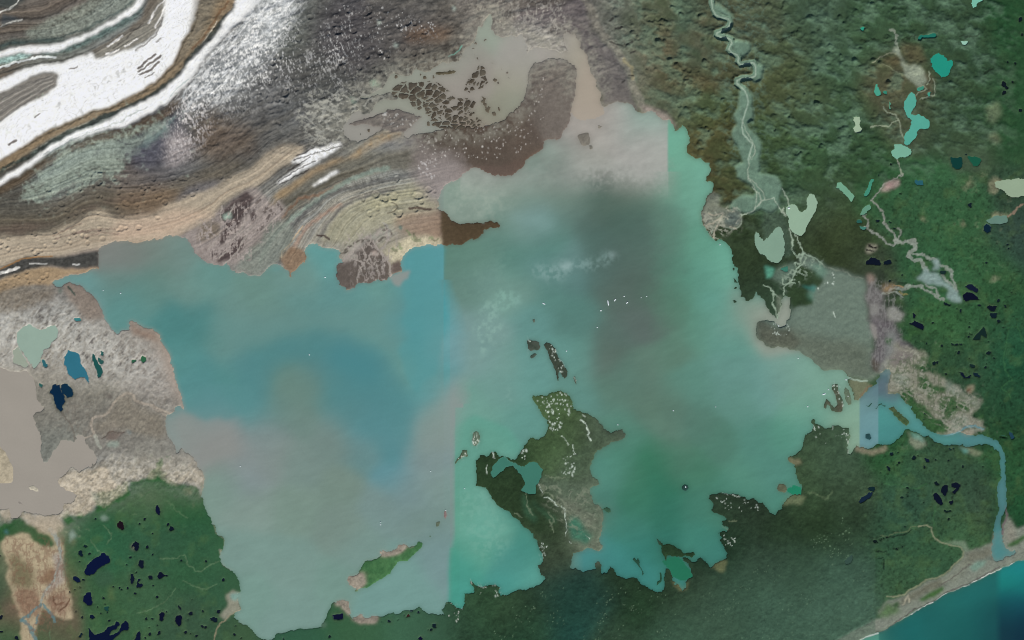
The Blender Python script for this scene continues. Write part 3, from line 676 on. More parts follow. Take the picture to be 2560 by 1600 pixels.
GW = "l 143,53 150,54 155,62 170,63 168,66 155,73 150,73 149,66 142,66; l 128,65 140,67 135,72 139,80 148,80 155,90 165,97 173,103 165,108 152,103 142,92 130,78 125,70; l 163,72 175,70 178,76 188,78 191,87 180,86 170,92 162,85; l 131,8 146,10 142,14 132,16; l 138,43 146,42 150,48 142,48; l 125,14 132,15 136,20 128,18; l 112,17 117,18 116,25 111,23; l 180,93 186,95 184,100 180,99; l 197,92 205,88 205,94 199,96; l 145,35 150,35 149,40 144,38"
for k, s in enumerate(GW.split(";")):
    paint("l " + s.replace("l ", ""), (52, 84, 50), .95, 5, 1.5, .22)
PC = (138, 142, 134)
for s, wd in (("h 102,33 98,38 103,43 109,49", 5), ("h 103,32 110,24 120,18 127,14 124,6 122,-2", 3), ("h 109,52 110,60 114,66 119,70 121,76", 5), ("h 120,76 126,71 125,66 122,65", 5), ("h 120,77 127,79 132,78 138,78 137,84 134,87 133,92", 9),
              ("h 133,92 137,95 143,95 146,99 149,104", 9), ("h 90,50 94,56 94,62 91,64 98,67 106,73 112,78 118,80", 4.5), ("h 118,79 122,76", 5), ("h 134,89 145,89 152,93 158,92 162,98", 5), ("h 163,99 168,101 173,106 176,112 178,118 180,124", 5),
              ("h 108,127 115,123 125,122 133,119 145,119 152,124 160,129 166,132", 5), ("h 110,126 122,126 126,130", 3), ("h 165,108 170,114 175,118 178,124", 7), ("h 150,118 158,122 160,127", 5)):
    stroke(s, wd * 1.15, PC, .85, 5, 1.8, tex=.25)
for s in ("h 140,111 146,107 148,101 152,105 160,106 165,113 172,117 176,122 180,123 182,130 182,135 175,134 168,130 170,124 166,120 158,118 150,117 145,114", "h 154,104 158,98 154,94 161,93 164,99 160,103"):
    paint(s, (136, 152, 150), .95, 4, 1.5, .03)
paint("h 112,24 120,18 125,20 124,25 114,29 106,32", (158, 142, 136), .9, 6, 2, .15); paint("h 112,21 117,21 117,27 112,26", (140, 108, 112), .7, 4, 3)
paint("h 108,118 118,118 118,124 108,125", (160, 130, 104), .8, 6, 3, .15); stroke("h 118,119 127,120", 3, (150, 122, 92)); stroke("h 124,125 131,127", 5, (140, 128, 82), .7, 4)
paint("h 93,108 100,111 100,118 94,116", (160, 132, 118), .7, 5, 3)
for s in ("h 183,25 187,22 191,17 193,16 193,20 188,24 184,27", "h 149,51 150,56 153,62 150,60 147,57", "h 182,57 187,56 186,62 181,63", "h 213,76 216,78 214,84", "h 190,92 195,90 192,100", "l 138,26 152,32 145,33", "h 211,18 216,15 221,20 218,28 214,33 209,29", "h 209,50 214,47 224,49 226,54 212,55", "h 214,108 221,108 218,116 212,116"):
    paint(s, (134, 132, 108), .6, 8, 3, .3, broken=.4)
stroke("h 226,53 232,48 240,42", 5, (146, 124, 108), .7, 4, 2)
paint("h 170,-2 172,8 182,12 200,8 210,0 206,-8 170,-8", (70, 90, 70), .5, 8, 5)
# upland streams, sandy washes in the north-east
paint("d 118,44 124,48 128,58 133,62 140,62 148,66 151,74 147,78 144,82 136,76 128,72 126,60 121,52 117,50", (142, 152, 136), .85, 5, 2, .14)
stroke("d 115,28 120,29 122,34 121,42 123,50", 5, (136, 146, 132), .8, 5, 2)
stroke("d 100,59 106,54 112,51 120,51", 3, (136, 140, 118), .8, 4, 2); stroke("d 108,60 118,66 126,72", 3, (122, 128, 104), .7, 4, 2)
paint("d 124,40 142,42 148,48 150,56 144,60 134,58 127,50", (92, 84, 62), .6, 6, 5, .15); paint("d 110,54 122,53 125,60 118,62 110,58", (90, 80, 58), .6, 5, 4)
paint("d 150,70 158,72 156,90 140,92 148,80", (92, 84, 66), .6, 6, 5)
for s, wd in (("d 147,80 149,85 142,88 138,92", 3), ("d 156,74 158,82 157,90 150,92 143,94", 2.5), ("d 109,102 112,107 120,107 123,114 125,124 128,131", 3.5), ("d 122,114 117,115 114,119 106,118 98,120", 3), ("d 122,150 124,154 h 124,6 127,13", 3), ("d 152,68 153,74 149,80", 3)):
    stroke(s, wd, (140, 150, 130), .8, 3, 1.5)
paint("d 206,102 218,98 220,108 214,116 206,112", (104, 118, 92), .7, 6, 4, .15); paint("d 208,128 218,126 220,136 210,136", (110, 116, 92), .6, 7, 5, .15)
for s in ("d 205,72 212,66", "d 86,38 105,38", "d 108,40 120,39", "d 128,37 138,35", "d 180,36 200,33", "d 10,38 25,32"):
    stroke(s, 4, (28, 36, 26), .7, 7, 3, tex=.4)
# old meander lines in the green country
for s in ("l 240,20 236,6 226,8 225,22 222,36 224,48 230,56 221,64 229,74", "p 158,25 156,36 157,44", "p 110,2 140,8 150,4"):
    stroke(s, 3, (62, 104, 66), .5, 4, 2)
for s in ("m 168,72 174,70 178,80 184,86 192,86 198,80 208,78", "m 150,75 160,74 168,73", "m 130,126 142,122 155,115 162,108 166,102", "m 172,96 184,100 196,104 204,98", "m 98,42 104,50 105,56 100,60", "m 86,56 92,66 98,70", "m 112,30 122,24 132,20 140,12", "m 160,20 166,30 176,36", "m 210,80 224,86", "m 48,140 47,150"):
    stroke(s, 2.5, (96, 122, 92), .6, 4, 2, tex=.3)
stroke("m 228,122 218,127 208,136 204,142 202,151", 4, (132, 126, 104), .85, 3, 1.5)
paint("m 214,108 220,104 227,107 227,118 228,122 220,126 212,132 208,128 214,122", (150, 148, 134), .8, 5, 2, .12)
paint("m 218,108 224,106 226,110 222,114 218,112", (122, 158, 150), .9, 3, 1)
paint("m 224,124 228,124 232,136 228,134", (156, 148, 140), .8, 4, 2); stroke("m 208,66 210,74 212,80 220,84", 6, (142, 144, 128), .7, 4, 3, tex=.2)
stroke("m 190,2 193,18 200,34 204,50 212,56 212,66", 2.5, (132, 138, 118), .6, 1, 2)
paint("m 103,100 108,105 108,114 103,112", (92, 112, 72), .6, 6, 4)
# south-west: barren tongue with a blue creek
BT = "m 3,57 8,53 14,52 22,50 28,53 33,57 40,63 48,62 55,61 52,55 46,55 46,50 52,52 56,57 60,63 60,70 58,77 59,85 61,93 64,101 67,110 68,120 70,130 60,132 52,128 45,123 40,120 38,130 34,138 34,155 22,155 20,140 18,125 14,112 10,104 7,95 5,88 8,80 6,72 2,65"
wn, m = paint(BT, (172, 158, 132), .95, 5, 2, .12, name="barren_land", label="tan and rust-coloured barren tongue in the green country")
paint("m 10,68 18,72 28,80 32,90 34,100 20,104 10,98 9,80", (96, 92, 66), .75, 6, 6, .2)
paint("m 38,90 48,82 58,80 56,92 50,100 42,98 34,92", (118, 84, 62), .7, 6, 5, .2)
paint("m 14,104 34,102 40,112 36,124 26,132 20,126", (122, 94, 78), .75, 6, 4, .25); paint("m 44,112 60,104 66,118 60,130 48,122", (126, 100, 86), .7, 6, 4, .25)
paint("m 50,70 56,66 60,80 61,96 50,104 42,112 44,104 54,92", (156, 148, 144), .75, 5, 3, .15)
for s, wd in (("m 47,47 52,52 55,58 57,66", 9), ("m 57,66 56,78 52,92 46,102 42,108 39,118", 5), ("m 39,118 32,122 26,130 22,130 20,134", 7), ("m 42,118 48,126 52,134", 7), ("m 20,132 26,138 32,144 34,151", 9), ("m 34,136 36,128", 6)):
    stroke(s, wd, (94, 124, 128) if s[2:4] not in ("47", "57") else (146, 154, 148), .85, 4, 2)
for s in ("m 50,110 54,118 60,116", "m 66,112 62,120 56,124"):
    stroke(s, 3, (88, 62, 48), .8)
# barren patches spilling over the green edge, and the green that creeps into the barrens
BP = (176, 164, 146)
for s in ("m 40,-8 100,-10 110,4 104,12 96,22 86,30 78,34 72,35 64,30 56,26 60,10", "m 84,4 112,0 110,10 100,16 88,18", "m 98,18 108,16 106,24 98,28", "m 112,8 122,8 118,20 110,20", "m 170,6 178,8 180,14 174,12", "m 0,26 20,30 40,34 56,34 62,44 52,54 40,46 28,38 18,33 8,42 0,42"):
    paint(s, BP, .8, 9, 4, .16, broken=.5)
GN = (48, 92, 52)
for s in ("m 88,16 96,8 106,10 112,4 120,2 124,14 116,22 108,22 100,30 90,32 92,24", "m 60,28 66,34 72,40 66,44 60,40", "i 148,132 153,132 152,138 148,137", "i 142,141 147,138 150,142 156,146 158,152 140,152", "m 72,30 80,30 78,38 73,38", "m -5,46 6,42 12,44 6,50 -5,52", "i 120,0", "m 100,0"):
    if len(T(s)) > 2: paint(s, GN, .9, 7, 2, .2, broken=.3)
paint("m -5,50 10,42 16,36 19,34 24,40 34,46 44,50 52,56 50,62 40,63 33,57 28,53 22,50 14,52 6,54 -5,62", (44, 84, 50), .9, 6, 2, .15)
paint("m 92,86 104,84 108,92 104,100 92,100 88,96", (56, 86, 66), .7, 5, 5)
for s in ("m 66,52 70,48 74,52 68,56 66,60", "m 94,35 100,33 103,36 98,38", "m 86,12 92,10 93,18 88,20", "m 116,6 118,4 118,12 115,12"):
    paint(s, (140, 158, 148), .7, 5, 2)
paint("m 4,48 8,46 10,50 6,51", (70, 112, 116), .9, 4, 1)
paint("m 70,54 68,62 66,66 72,58", (146, 132, 104), .6, 5, 3)
# western barrens: track-like braided stream and stains
BS = (168, 158, 146)
stroke("i 163,90 156,86 150,84 145,81 140,80 133,78 128,76 126,71 121,69 117,70 112,73 106,80 103,87 98,90 91,91 87,93 86,98 88,104 90,109", 6, BS, .9, 2, 2)
stroke("i 160,92 150,86 142,82", 4, BS, .7, 3, 2); stroke("i 88,108 84,110 80,112", 4, BS, .8); stroke("i 90,109 92,114 95,120", 8, (158, 160, 150), .8, 3, 2)
paint("i 98,112 104,105 110,106 116,107 110,114 104,113", (112, 98, 92), .8, 3, 1.5); stroke("i 96,112 102,107 107,105 112,107 118,107", 2.5, (70, 56, 54), .9)
paint("i 100,116 106,114 112,115 113,119 108,122 103,119", (148, 160, 150), .8, 4, 2); paint("i 104,98 110,97 109,103 105,104", (158, 150, 142), .7, 5, 2)
stroke("i 58,86 62,92 66,98 70,106 71,114", 3, (104, 98, 90), .8, 2, 2); paint("i 119,104 124,105 124,108 120,107", (100, 124, 132), .8, 3, 1.5)
paint("i 112,70 125,70 128,78 140,84 155,92 158,104 150,112 130,108 110,104 94,108 88,98 100,92 106,82", (134, 126, 112), .6, 6, 6, .12)
paint("i 98,70 104,69 106,73 101,75", (70, 62, 60), .6, 6, 2)
paint("i 122,2 128,6 142,10 150,18 148,20 136,16 126,14 123,8", (140, 118, 104), .7, 4, 3, .1)
paint("e 60,116 66,115 72,120 82,126 90,132 96,142 i 99,0 90,-2 80,2 e 78,148 72,140 64,132", (134, 122, 112), .8, 5, 5, .1)
stroke("e 66,120 68,124 71,128", 6, (46, 70, 64), .8, 4, 2, tex=.3); paint("e 56,120 60,121 59,127 56,125", (80, 100, 92), .7, 4, 2)
paint("e -10,120 20,118 50,120 58,124 45,132 25,142 -10,150", (120, 108, 92), .6, 8, 8, .16)
# beach, lagoon flats and spit on the sea shore
BE = "p 60,160 66,151 78,143 88,138 100,132 108,131 104,126 108,119 113,114 120,112 128,110 133,106 143,100 151,94 160,93 168,89 175,82 182,76 185,68 186,64 190,67 200,64 212,59 213,50 222,48 222,42 225,34 229,38 234,46 242,43 270,30 270,66 245,75 230,79 218,84 205,90 190,98 175,105 165,109 155,115 145,120 135,125 128,131 120,136 112,140 104,143 96,148 86,153 80,160"
wn, m = paint(BE, (130, 131, 122), .95, 2.5, 2, .08, name="beach", label="long grey sand beach and spit between lagoon flats and the sea")
paint("p 118,118 128,112 136,106 146,100 156,95 164,92 168,96 160,102 150,106 140,112 130,118", (108, 104, 90), .8, 4, 3, .08)
paint("p 186,68 200,66 212,62 212,72 200,76 188,80 178,84 184,76", (112, 108, 96), .8, 4, 3, .08)
paint("p 168,92 176,84 184,74 190,80 186,90 176,96 168,98", (128, 128, 116), .7, 4, 3)
paint("p 190,82 198,78 206,76 204,82 194,86", (118, 144, 132), .8, 4, 2)
stroke("p 162,99 172,94 182,86 190,80", 3, (98, 90, 86), .7, 4, 2); stroke("p 186,66 188,72 192,80", 4, (110, 112, 100), .7, 3, 2)
paint("p 205,74 212,72 212,76 206,76", (92, 98, 92), .7, 3, 2); paint("p 224,52 228,36 234,48 236,58 228,60", (138, 130, 120), .7, 4, 3, .1)
stroke("p 224,24 226,34 222,44 221,52", 5, (112, 96, 100), .8, 3, 2)
stroke("p 112,110 120,110 128,109 133,105 143,98.5 151,93 160,92 168,88 175,81 182,75 185,68 182,64 175,62 168,60 163,59 158,55 155,50 154,45 150,43 142,44", 4, (132, 132, 108), .8, 2.5, 1.5)
paint("p 160,58 168,59 178,57 186,58 190,66 186,68 180,62 170,60", (122, 136, 116), .8, 3, 2)
paint("p 143,113 152,106 160,102 166,100 167,104 156,110 146,115", (62, 96, 50), .95, 3, 1.5, .12); paint("p 226,62 232,58 246,50 246,54 236,61 229,63", (58, 92, 50), .95, 2, 1, .1)
paint("p 104,130 110,118 116,116 122,120 126,124 118,128 110,131", (74, 104, 60), .8, 5, 3, .15); paint("p 118,116 122,114 124,119 120,122", (52, 80, 48), .9, 3, 1.5)
stroke("p 60,153 66,150 78,142.5 88,137.5 97,133.5", 3, (104, 128, 112), .7, 2, 2)
stroke("p 142,107 150,100 160,96", 3, (100, 96, 84), .5, 3, 2)
stroke("p 128,118 132,110 134,115", 5, (166, 156, 140), .7, 3, 2)
stroke("p 97,148 115,139 135,124 150,117 170,106 190,97 205,89 218,82", 3.0, (90, 82, 84), .8, 2.5, 1.5, tex=.5)
for s in ("p 106,52 112,54 120,50 126,50 132,48", "p 132,48 136,44 140,44"):
    stroke(s, 2.5, (104, 112, 84), .6, 3, 1.5)
stroke("p 95,52 100,55", 3, (20, 36, 26), .7, 3)
for s in ("p 102,68 106,67 112,68", "p 103,75 109,74", "p 118,65 123,65", "p 110,76 109,84", "p 105,54 118,54 130,51 136,48"):
    stroke(s, 3.5, (14, 26, 22), .75, 4, 1.5, tex=.2)
# darker wooded margins around the old meltwater shore in the south
paint("j 207,128 223,124 228,129 224,138 222,146 224,152 207,152 n 208,0 225,0 222,8 232,20 241,25 o 10,36 20,50 30,48 20,20 10,12 0,0 k 10,141 0,138 j 236,141 230,146", (42, 58, 38), .7, 5, 4, .15)
paint("k 62,90 78,94 94,104 104,106 104,112 90,118 80,122 74,130 74,142 60,150 40,150 54,130 70,120 78,108", (76, 90, 72), .65, 7, 8, .2)
paint("o 22,-2 35,-4 60,3 75,15 80,25 84,33 83,45 80,58 73,54 68,45 63,33 57,30 50,22 40,15 30,8", (90, 102, 86), .8, 6, 6, .18)
paint("o 55,34 62,34 68,44 74,54 70,60 58,55 54,45", (52, 112, 92), .8, 5, 3)
paint("o 48,15 60,22 70,30 80,34 80,44 72,46 64,36 52,28 40,12", (116, 114, 102), .55, 7, 7)
for s in ("o 8,15 14,17 20,30 24,38 20,42 14,34", "o 20,18 28,26 36,32 42,36 40,40 30,32 22,24", "k 20,140 28,142 24,150"):
    paint(s, (56, 88, 66), .8, 5, 3)
for s in ("k 30,146 40,148 50,150", "o 12,12 16,24 20,34", "o 34,30 40,38 36,44", "o 22,0 30,10 40,18", "o 2,30 10,36", "o 35,36 40,50", "o 44,22 50,30"):
    stroke(s, 3, (124, 132, 110), .6, 5, 2)
paint("o 34,97 60,95 80,100 80,125 70,140 40,142 32,120", (28, 58, 48), .5, 12, 22)  # cloud shadow and haze darkened into the forest colour
paint("o 150,94 162,100 168,94 165,103 158,106", (110, 108, 78), .8, 5, 2, .2); paint("o 188,82 200,76 204,76 200,88 194,86", (112, 112, 80), .8, 5, 2, .2)
stroke("o 205,38 212,38", 4, (104, 110, 88), .7, 4); stroke("o 198,44 203,48", 5, (124, 118, 92), .7, 3)
paint("p 12,16 22,14 31,13 36,16 30,22 14,24", (110, 116, 88), .8, 5, 2, .2); stroke("p 36,12 46,14 56,18 60,10", 6, (98, 112, 84), .5, 6, 3, tex=.3)
paint("l 77,56 93,57 97,62 92,69 88,72 85,76 81,78 81,68 77,61", (118, 118, 96), .9, 3, 2, .1, name="sand_spit_land", label="olive sand spit at the foot of the gravel fan")
stroke("l 97,62 93,66 88,71 85,77", 5, (126, 100, 84), .6, 3, 4)
stroke("l 76,54.5 82,56.5 88,57.5 94,57.5", 4, (160, 172, 160), .9, 1.5, 1.5)
paint("l 75,104 80,108 80,122 76,130", (104, 122, 100), .7, 5, 4, .15); paint("l 84,118 96,124 110,119 112,124 100,128 90,127 82,122", (140, 128, 110), .8, 5, 2, .15)
paint("l 130,104 134,110 146,112 148,118 140,122 134,116", (134, 136, 118), .8, 5, 2, .15); paint("l 134,106 146,110 146,116 138,112", (116, 156, 144), .7, 4, 1.5)
paint("l 182,118 190,120 204,126 196,130 188,126", (134, 136, 112), .7, 5, 2, .1); paint("l 182,119 188,121 190,125 184,126", (96, 146, 138), .8, 4, 1.5)
paint("l 180,108 190,104 196,104 194,110 188,112", (148, 136, 124), .9, 4, 1.5, .1)
stroke("l 166,110 178,107 186,102 196,100 203,103", 6, (96, 132, 142), .85, 3, 2)
paint("l 187,63 194,61 195,66 190,70", (150, 138, 118), .8, 3, 2); paint("l 188,65 192,64 191,69 188,68", (92, 56, 42), .9, 2, 1.5)
paint("l 17,130 24,131 30,132 33,135 26,137 18,134", (124, 116, 92), .8, 4, 2, .15)
stroke("k 56,60", 1, (0, 0, 0)) if False else None
# pale strips where ponds dry out
paint("h 94,79 103,80 104,84 98,89 93,88", (150, 142, 128), .7, 4, 1)
for s in ("h 95,82 103,83", "h 94,85 100,86", "h 94,80 98,82"):
    stroke(s, 4, (14, 16, 16), .9, 4, 1.2)

for s, a in (("c -2,24 20,22 40,26 52,34 58,50 50,56 20,56 0,60", .6), ("b 215,28 242,34 242,60 225,50", .45), ("c 0,40 8,60 12,90 2,100 -4,70", .35)):
    wn, m = cov(s, 12, 14); mixcol(wn, m * a * np.clip(.8 + .5 * N20[wn], 0, 1), srgb((168, 165, 160)))  # whitish cloud haze tinted onto the wetland ground
for s in ("c 4,36 14,44 22,46", "c 20,42 30,36 46,38 56,46", "c 8,30 10,48 14,60", "c -2,50 10,64 12,80", "c 30,50 40,44 54,48"):
    stroke(s, 7, (176, 172, 164), .6, 8, 5)  # haze streaks drawn as pale strokes
# haze painted into the southern ground colour, with a straight eastern limit

wn, m = cov("o 170,118 200,100 240,82 p 40,72 118,66 118,175 o 120,175 140,135", 14, 34)
m = m * np.clip((2188 - GX[wn]) / 4 + .5, 0, 1) * .5
mixcol(wn, m, srgb((72, 98, 82)))
# crisp limit between barrens and green country in the south-west
wn, m = paint("i -20,138 m -20,30 20,30 36,36 56,36 60,28 70,34 84,28 96,22 108,14 120,4 i 126,146 134,136 146,132 158,138 168,142 190,144 190,120 m 192,-8 i 180,128 120,112 60,140 -20,120", (170, 160, 144), .0, 8, 2)
GB = "m 60,44 66,34 78,34 90,30 100,25 108,20 118,16 122,8 120,0 i 140,148 143,140 148,134 153,134 150,142 158,146 m 168,2 180,6 188,8 191,14 196,28 202,40 206,55 212,64 208,78 222,92 226,108 218,130 190,140 150,145 100,150 60,145 62,60"
wn, m = cov(GB, 9, 2); wn2 = wn
m = np.clip(m * 1.5 + .5 * (N20[wn] * .7 + N8[wn] * .5) - .4, 0, 1)
edge = m * np.clip(1 - (GY[wn] - 1200 - 0) / 120, 0, 1)
mixcol(wn, edge * .85, srgb((46, 90, 52)))
wn, m = cov("i -20,112 40,134 60,140 100,132 124,118 150,128 178,124 192,148 m 190,8 178,2 160,4 150,-4 132,-2 122,2 118,14 104,22 88,28 74,34 60,36 40,34 20,30 -20,26", 9, 3)
m = np.clip(m * 1.4 + .4 * (N20[wn] * .7 + N8[wn] * .5) - .35, 0, 1) * np.clip((GY[wn] - 1130) / 60, 0, 1)
cc = srgb((178, 168, 150)) * (1 - .5 * np.clip(mar[wn], 0, 1)[..., None]) + srgb((206, 198, 184)) * (.5 * np.clip(mar[wn], 0, 1)[..., None])
cc = cc * np.clip(1 + .5 * mar2[wn] + .2 * N3[wn], .5, 1.3)[..., None]
mixcol(wn, m * .6, cc)

RB = fbm(13, 3, 401, .6, ridge=True, stretch=(1.5, .8), rot=.5); RB2 = fbm(11, 3, 402, .6, ridge=True, stretch=(.8, 1.5))
def braid(s, c, a=.8, soft=8, f=RB, lo=.62):
    wn, m = cov(s, 8, soft)
    if wn is not None: mixcol(wn, m * a * np.clip((f[wn] - lo) * 5, 0, 1), srgb(c))
braid("b 44,90 62,84 100,84 124,80 128,90 112,98 98,112 88,120 88,134 66,144 50,138 38,115", (154, 154, 147), .9, 10, RB, .5)
braid("b 90,70 135,62 190,52 200,40 212,24 240,10 241,40 205,60 150,75 120,88 96,92", (150, 150, 142), .55, 8, RB2, .6)
braid("b 200,0 241,0 242,36 215,30", (150, 146, 136), .7, 8, RB2)
braid("c -5,0 50,0 56,30 30,36 -5,34", (156, 152, 146), .6, 10, RB2, .55)
braid("c -5,24 60,24 60,56 0,60", (182, 178, 170), .6, 8)
braid("f 84,70 130,62 134,80 122,98 100,100 80,92", (160, 152, 146), .8, 5, RB2)
braid("f 90,95 128,95 128,118 90,122", (158, 150, 146), .6, 6, RB2, .7)
braid("e 186,60 210,48 241,36 f 24,40 24,56 6,80 e 232,96 205,98 186,84", (164, 154, 150), .8, 5, RB2)
braid("h 18,84 40,88 52,98 40,108 24,118 14,128 12,112 24,100", (150, 162, 146), .7, 5)
braid("g 180,48 214,46 216,66 190,74 178,62", (156, 158, 144), .8, 3)
braid("h 92,112 126,118 126,152 92,152 l 96,-2 124,0 128,20 108,46 98,44", (150, 144, 144), .35, 5, RB2)
braid("l 106,44 128,24 152,34 150,56 180,62 200,72 190,92 204,96 202,106 170,108 140,80 112,70", (158, 152, 142), .6, 5)
braid("l 112,38 150,32 170,62 200,76 180,100 130,76", (86, 96, 74), .6, 5, RB2, .5)
braid("m 5,55 60,55 66,110 68,130 30,150 14,120", (120, 92, 76), .5, 5, RB2, .5)
braid("i 40,70 165,70 160,112 60,112", (112, 106, 98), .45, 8, RB2, .55)
braid("o 22,0 80,10 84,50 60,50 30,20", (134, 136, 120), .5, 5)
braid("c 190,-5 240,-5 240,150 205,150", (96, 122, 108), .35, 10)
# ------------------------------------------------------------------ water: outlines
LAKE = """e 51,115 57,112 62,109 75,108 84,105 94,103.5 94,94 94,83 100,80 107,77 113,76.5 120,78 130,78 137,77 148,75 160,72 167,70 171,72 176,75 181,82 186,88 191,95 197,99 205,99 214,98.5
219,101 220,104 223,108 229,107.5 236,110 240,109.5 f 3,110 6,107 11,103 17,98.5 21,99 27,101 30,106 31,113 33,107 38,103 43,100 47,96 49.5,93 47,89 45.5,84 48,82 52,80 57,79 61,81 66,83 72,84 77,85 80.5,87
79,92 81,95 85,97 80,98 76,99 75,103 76,106 75,110 77,114 80,118 85,120 88,123.5 92,121 95,116 100,115.5 106,117 111,117.5 115,115 120,114 125,113 127,110 130,108 135,107 137,104 136,98 136,94 138,91
141,88 145,85 148,82.5 152,82.5 158,81 164,80 170,80.5 176,80 180,82 182,80 190,78.5 195,80 202,75 210,73 217,67 222,65 230,64.5 230.5,61 228,58 222,56.5 215,58 205,59.5 193,61 190,58 184,56 181,51
178,49 173,47.5 171,46 174,43 172,38 173,34 174,30 178,26 183,22 190,18 194,12 199,9 204,8 210,8.5 217,12 225,14 235,14.5 242,14 g 4,12 9,10 12,5 15,0 c 17,151 21,147 28,142 30,137 29,132 36,132.5
43,133 47,129 48,124 52,121 54,117 56,110 57,104 70,96 80,98 87,101 93,99 100,97 105,97 112,99 116,103 120,107 124,106 130,105 135,108 139,112 144,113 148,112 151,117 154,122 155,126 157,121 161,120
164,121 166,126 168,131 167,136 165,138 164,142 168,147 172,151 g 178,-1 183,2 187,2 188,7 187,11 184,16 182,21 186,22 189,21 190,26 189,30 185,34 183,42 181,43 179,48 179,54 180,60 182,65 186,70 192,76
196,74 199,74 202,78 206,84 208,91 208,96 210,101 213,103 213,108 212,114 215,120 218,127 214,130 218,130 222,132 226,133.5 230,126 234,130 240,137 242,141 h 3,146 6,150.5 8.5,150 9,146 12,140 14,132 18,128 21,131 20,138
22,143 21,149 18,151 l 18,4 15,6 10,6 6,2 0,1.5 k 236,1 231,2.5 230,7 231,13 233,18 237,21 240,25 l 0,26.5 8,25.5 19,27 27,30 34,34 40,38 45,42 49,45 53,48.5 60,47.5 70,48 77,53 82,56 76,55 74,57
77,61 80,68 81,74 81,78 86,76 88,72 92,69 97,65 102,60 103,56 106,52 110,47 114,45 117,48 115,56 113,60 112,66 114,71 120,72 124,71 126,75 131,80 135,85 140,91 146,98 152,104 160,108 168,110
175,108 182,106 188,110 196,110 200,108 204,108 207,110 213,113 219,118 223,125 224,133 224,151 p 225,8 227,17 226,25 223,31 219,38 220,47 221,58 223,63 228,66 234,66 232,69 225,71 220,75 213,75 212,70 212,60
213,50 213,42 215,35 217,25 216,10 217,0 l 218,151 218,137 218,125 213,119 206,117 197,117 190,119 184,117 175,117 168,118 160,116 153,111 145,108 138,106 133,103 130,103 128,108 124,112 121,113
117,117 112,118 108,119 103,117 101,120 95,123 88,121 84,119 81,122 77,128 76,120 77,110 77,101 74,102 71,103 67,100 62,100 58,103 52,102 48,99 44,98 45,94 42,93 41,97 42,103 37,109 33,117
29,123 27,127 22,129 18,130 18,134 24,136 27,139 26,145 28,151 p 32,8 29,13 22,16 18,20 12,25 7,33 3,31 0,26 o 240,25 235,22 228,17 222,16 215,15 205,13 197,12 191,15 187,16 187,20 191,24 188,28
193,31 199,33 203,35 199,39 198,43 203,47 202,51 197,49.5 194,51 197,55 196,58 199,64 201,69 203,73 198,77 193,79 188,82 183,77 179,73 176,77 171,78 166,73 163,72 160,74 165,79 170,86 171,91
168,93 164,95 164,102 161,105 157,99 152,95 153,88 148,83 145,84 144,92 144,98 142,105 138,107 134,106 129,102 124,99 119,95 114,92 109,93 104,92 97,90 97,86 93,81 90,85 88,88 83,88 83,78 81,75
78,77 79,85 73,85 66,86 60,83 57,85 54,83 56,76 57,69 66,66 72,64 76,66 80,68 84,67 86,62 83,55 84,50 84,42 87,34 86,27 80,22 76,17 74,10 76,5 80,5 83,4 82,0 k 82,148 77,146 74,142 75,137 78,130
81,123 87,120 95,117 101,114 107,110 108,107 104,104 104,102 100,104 94,105 87,101 82,95 76,92 70,89 63,86 57,83 56,77 54,71 48,67 45,65 40,67 34,71 26,71 20,70 19,73 22,79 27,85 29,91 33,94 34,100
32,107 27,113 20,111 15,117 9,122 5,129 1,131 j 236,129 230,129 227,125 223,123 219,127 212,129 207,133 208,142 209,151 n 208,5 214,6 220,12 223,19 230,23 237,28 241,33 o 5,37 10,42 14,48 19,53 22,57
24,63 27,68 30,74 28,79 26,80 27,87 30,93 29,97 24,99 18,101 12,104 5,105 0,105 n 235,108 231,110 229,105 231,100 228,99 222,100 215,101 210,99 206,97 203,92 202,96 206,103 203,107 196,107 196,110
198,116 193,121 189,120 185,116 180,117 175,122 178,126 172,128 165,126 161,125 157,121 152,117 153,119 148,122 142,125 130,127 128,123 128,126 120,128 111,129 106,132 98,133 92,131 88,127 86,121
84,116 78,115 73,116 71,121 68,125 66,130 64,137 60,140 53,140 48,140 42,142 36,142 30,144 24,145 19,145 15,150 5,151 2,148 0,146 m 237,139 232,137 228,136 224,133 220,129 223,126 228,122 226,115
223,108 227,104 226,95 223,90 218,84 211,80 208,74 208,68 212,63 212,56 208,53 204,52 203,44 200,35 196,28 192,19 191,12 193,5 193,0 i 194,151 191,143 187,138 182,130 175,123 170,122 166,126 165,120
162,113 158,107 157,99 157,94 160,91 167,88 165,82 170,82 174,86 173,80 171,72 169,62 166,52 163,43 158,33 154,22 151,14 146,9 140,7 130,4 124,0 122,2 122,7 120,10 115,10 112,13 106,10 102,3 99,0
e 98,148 96,140 92,132 87,127 81,125 75,120 70,117 66,115.5 61,117 58,120 53,119"""
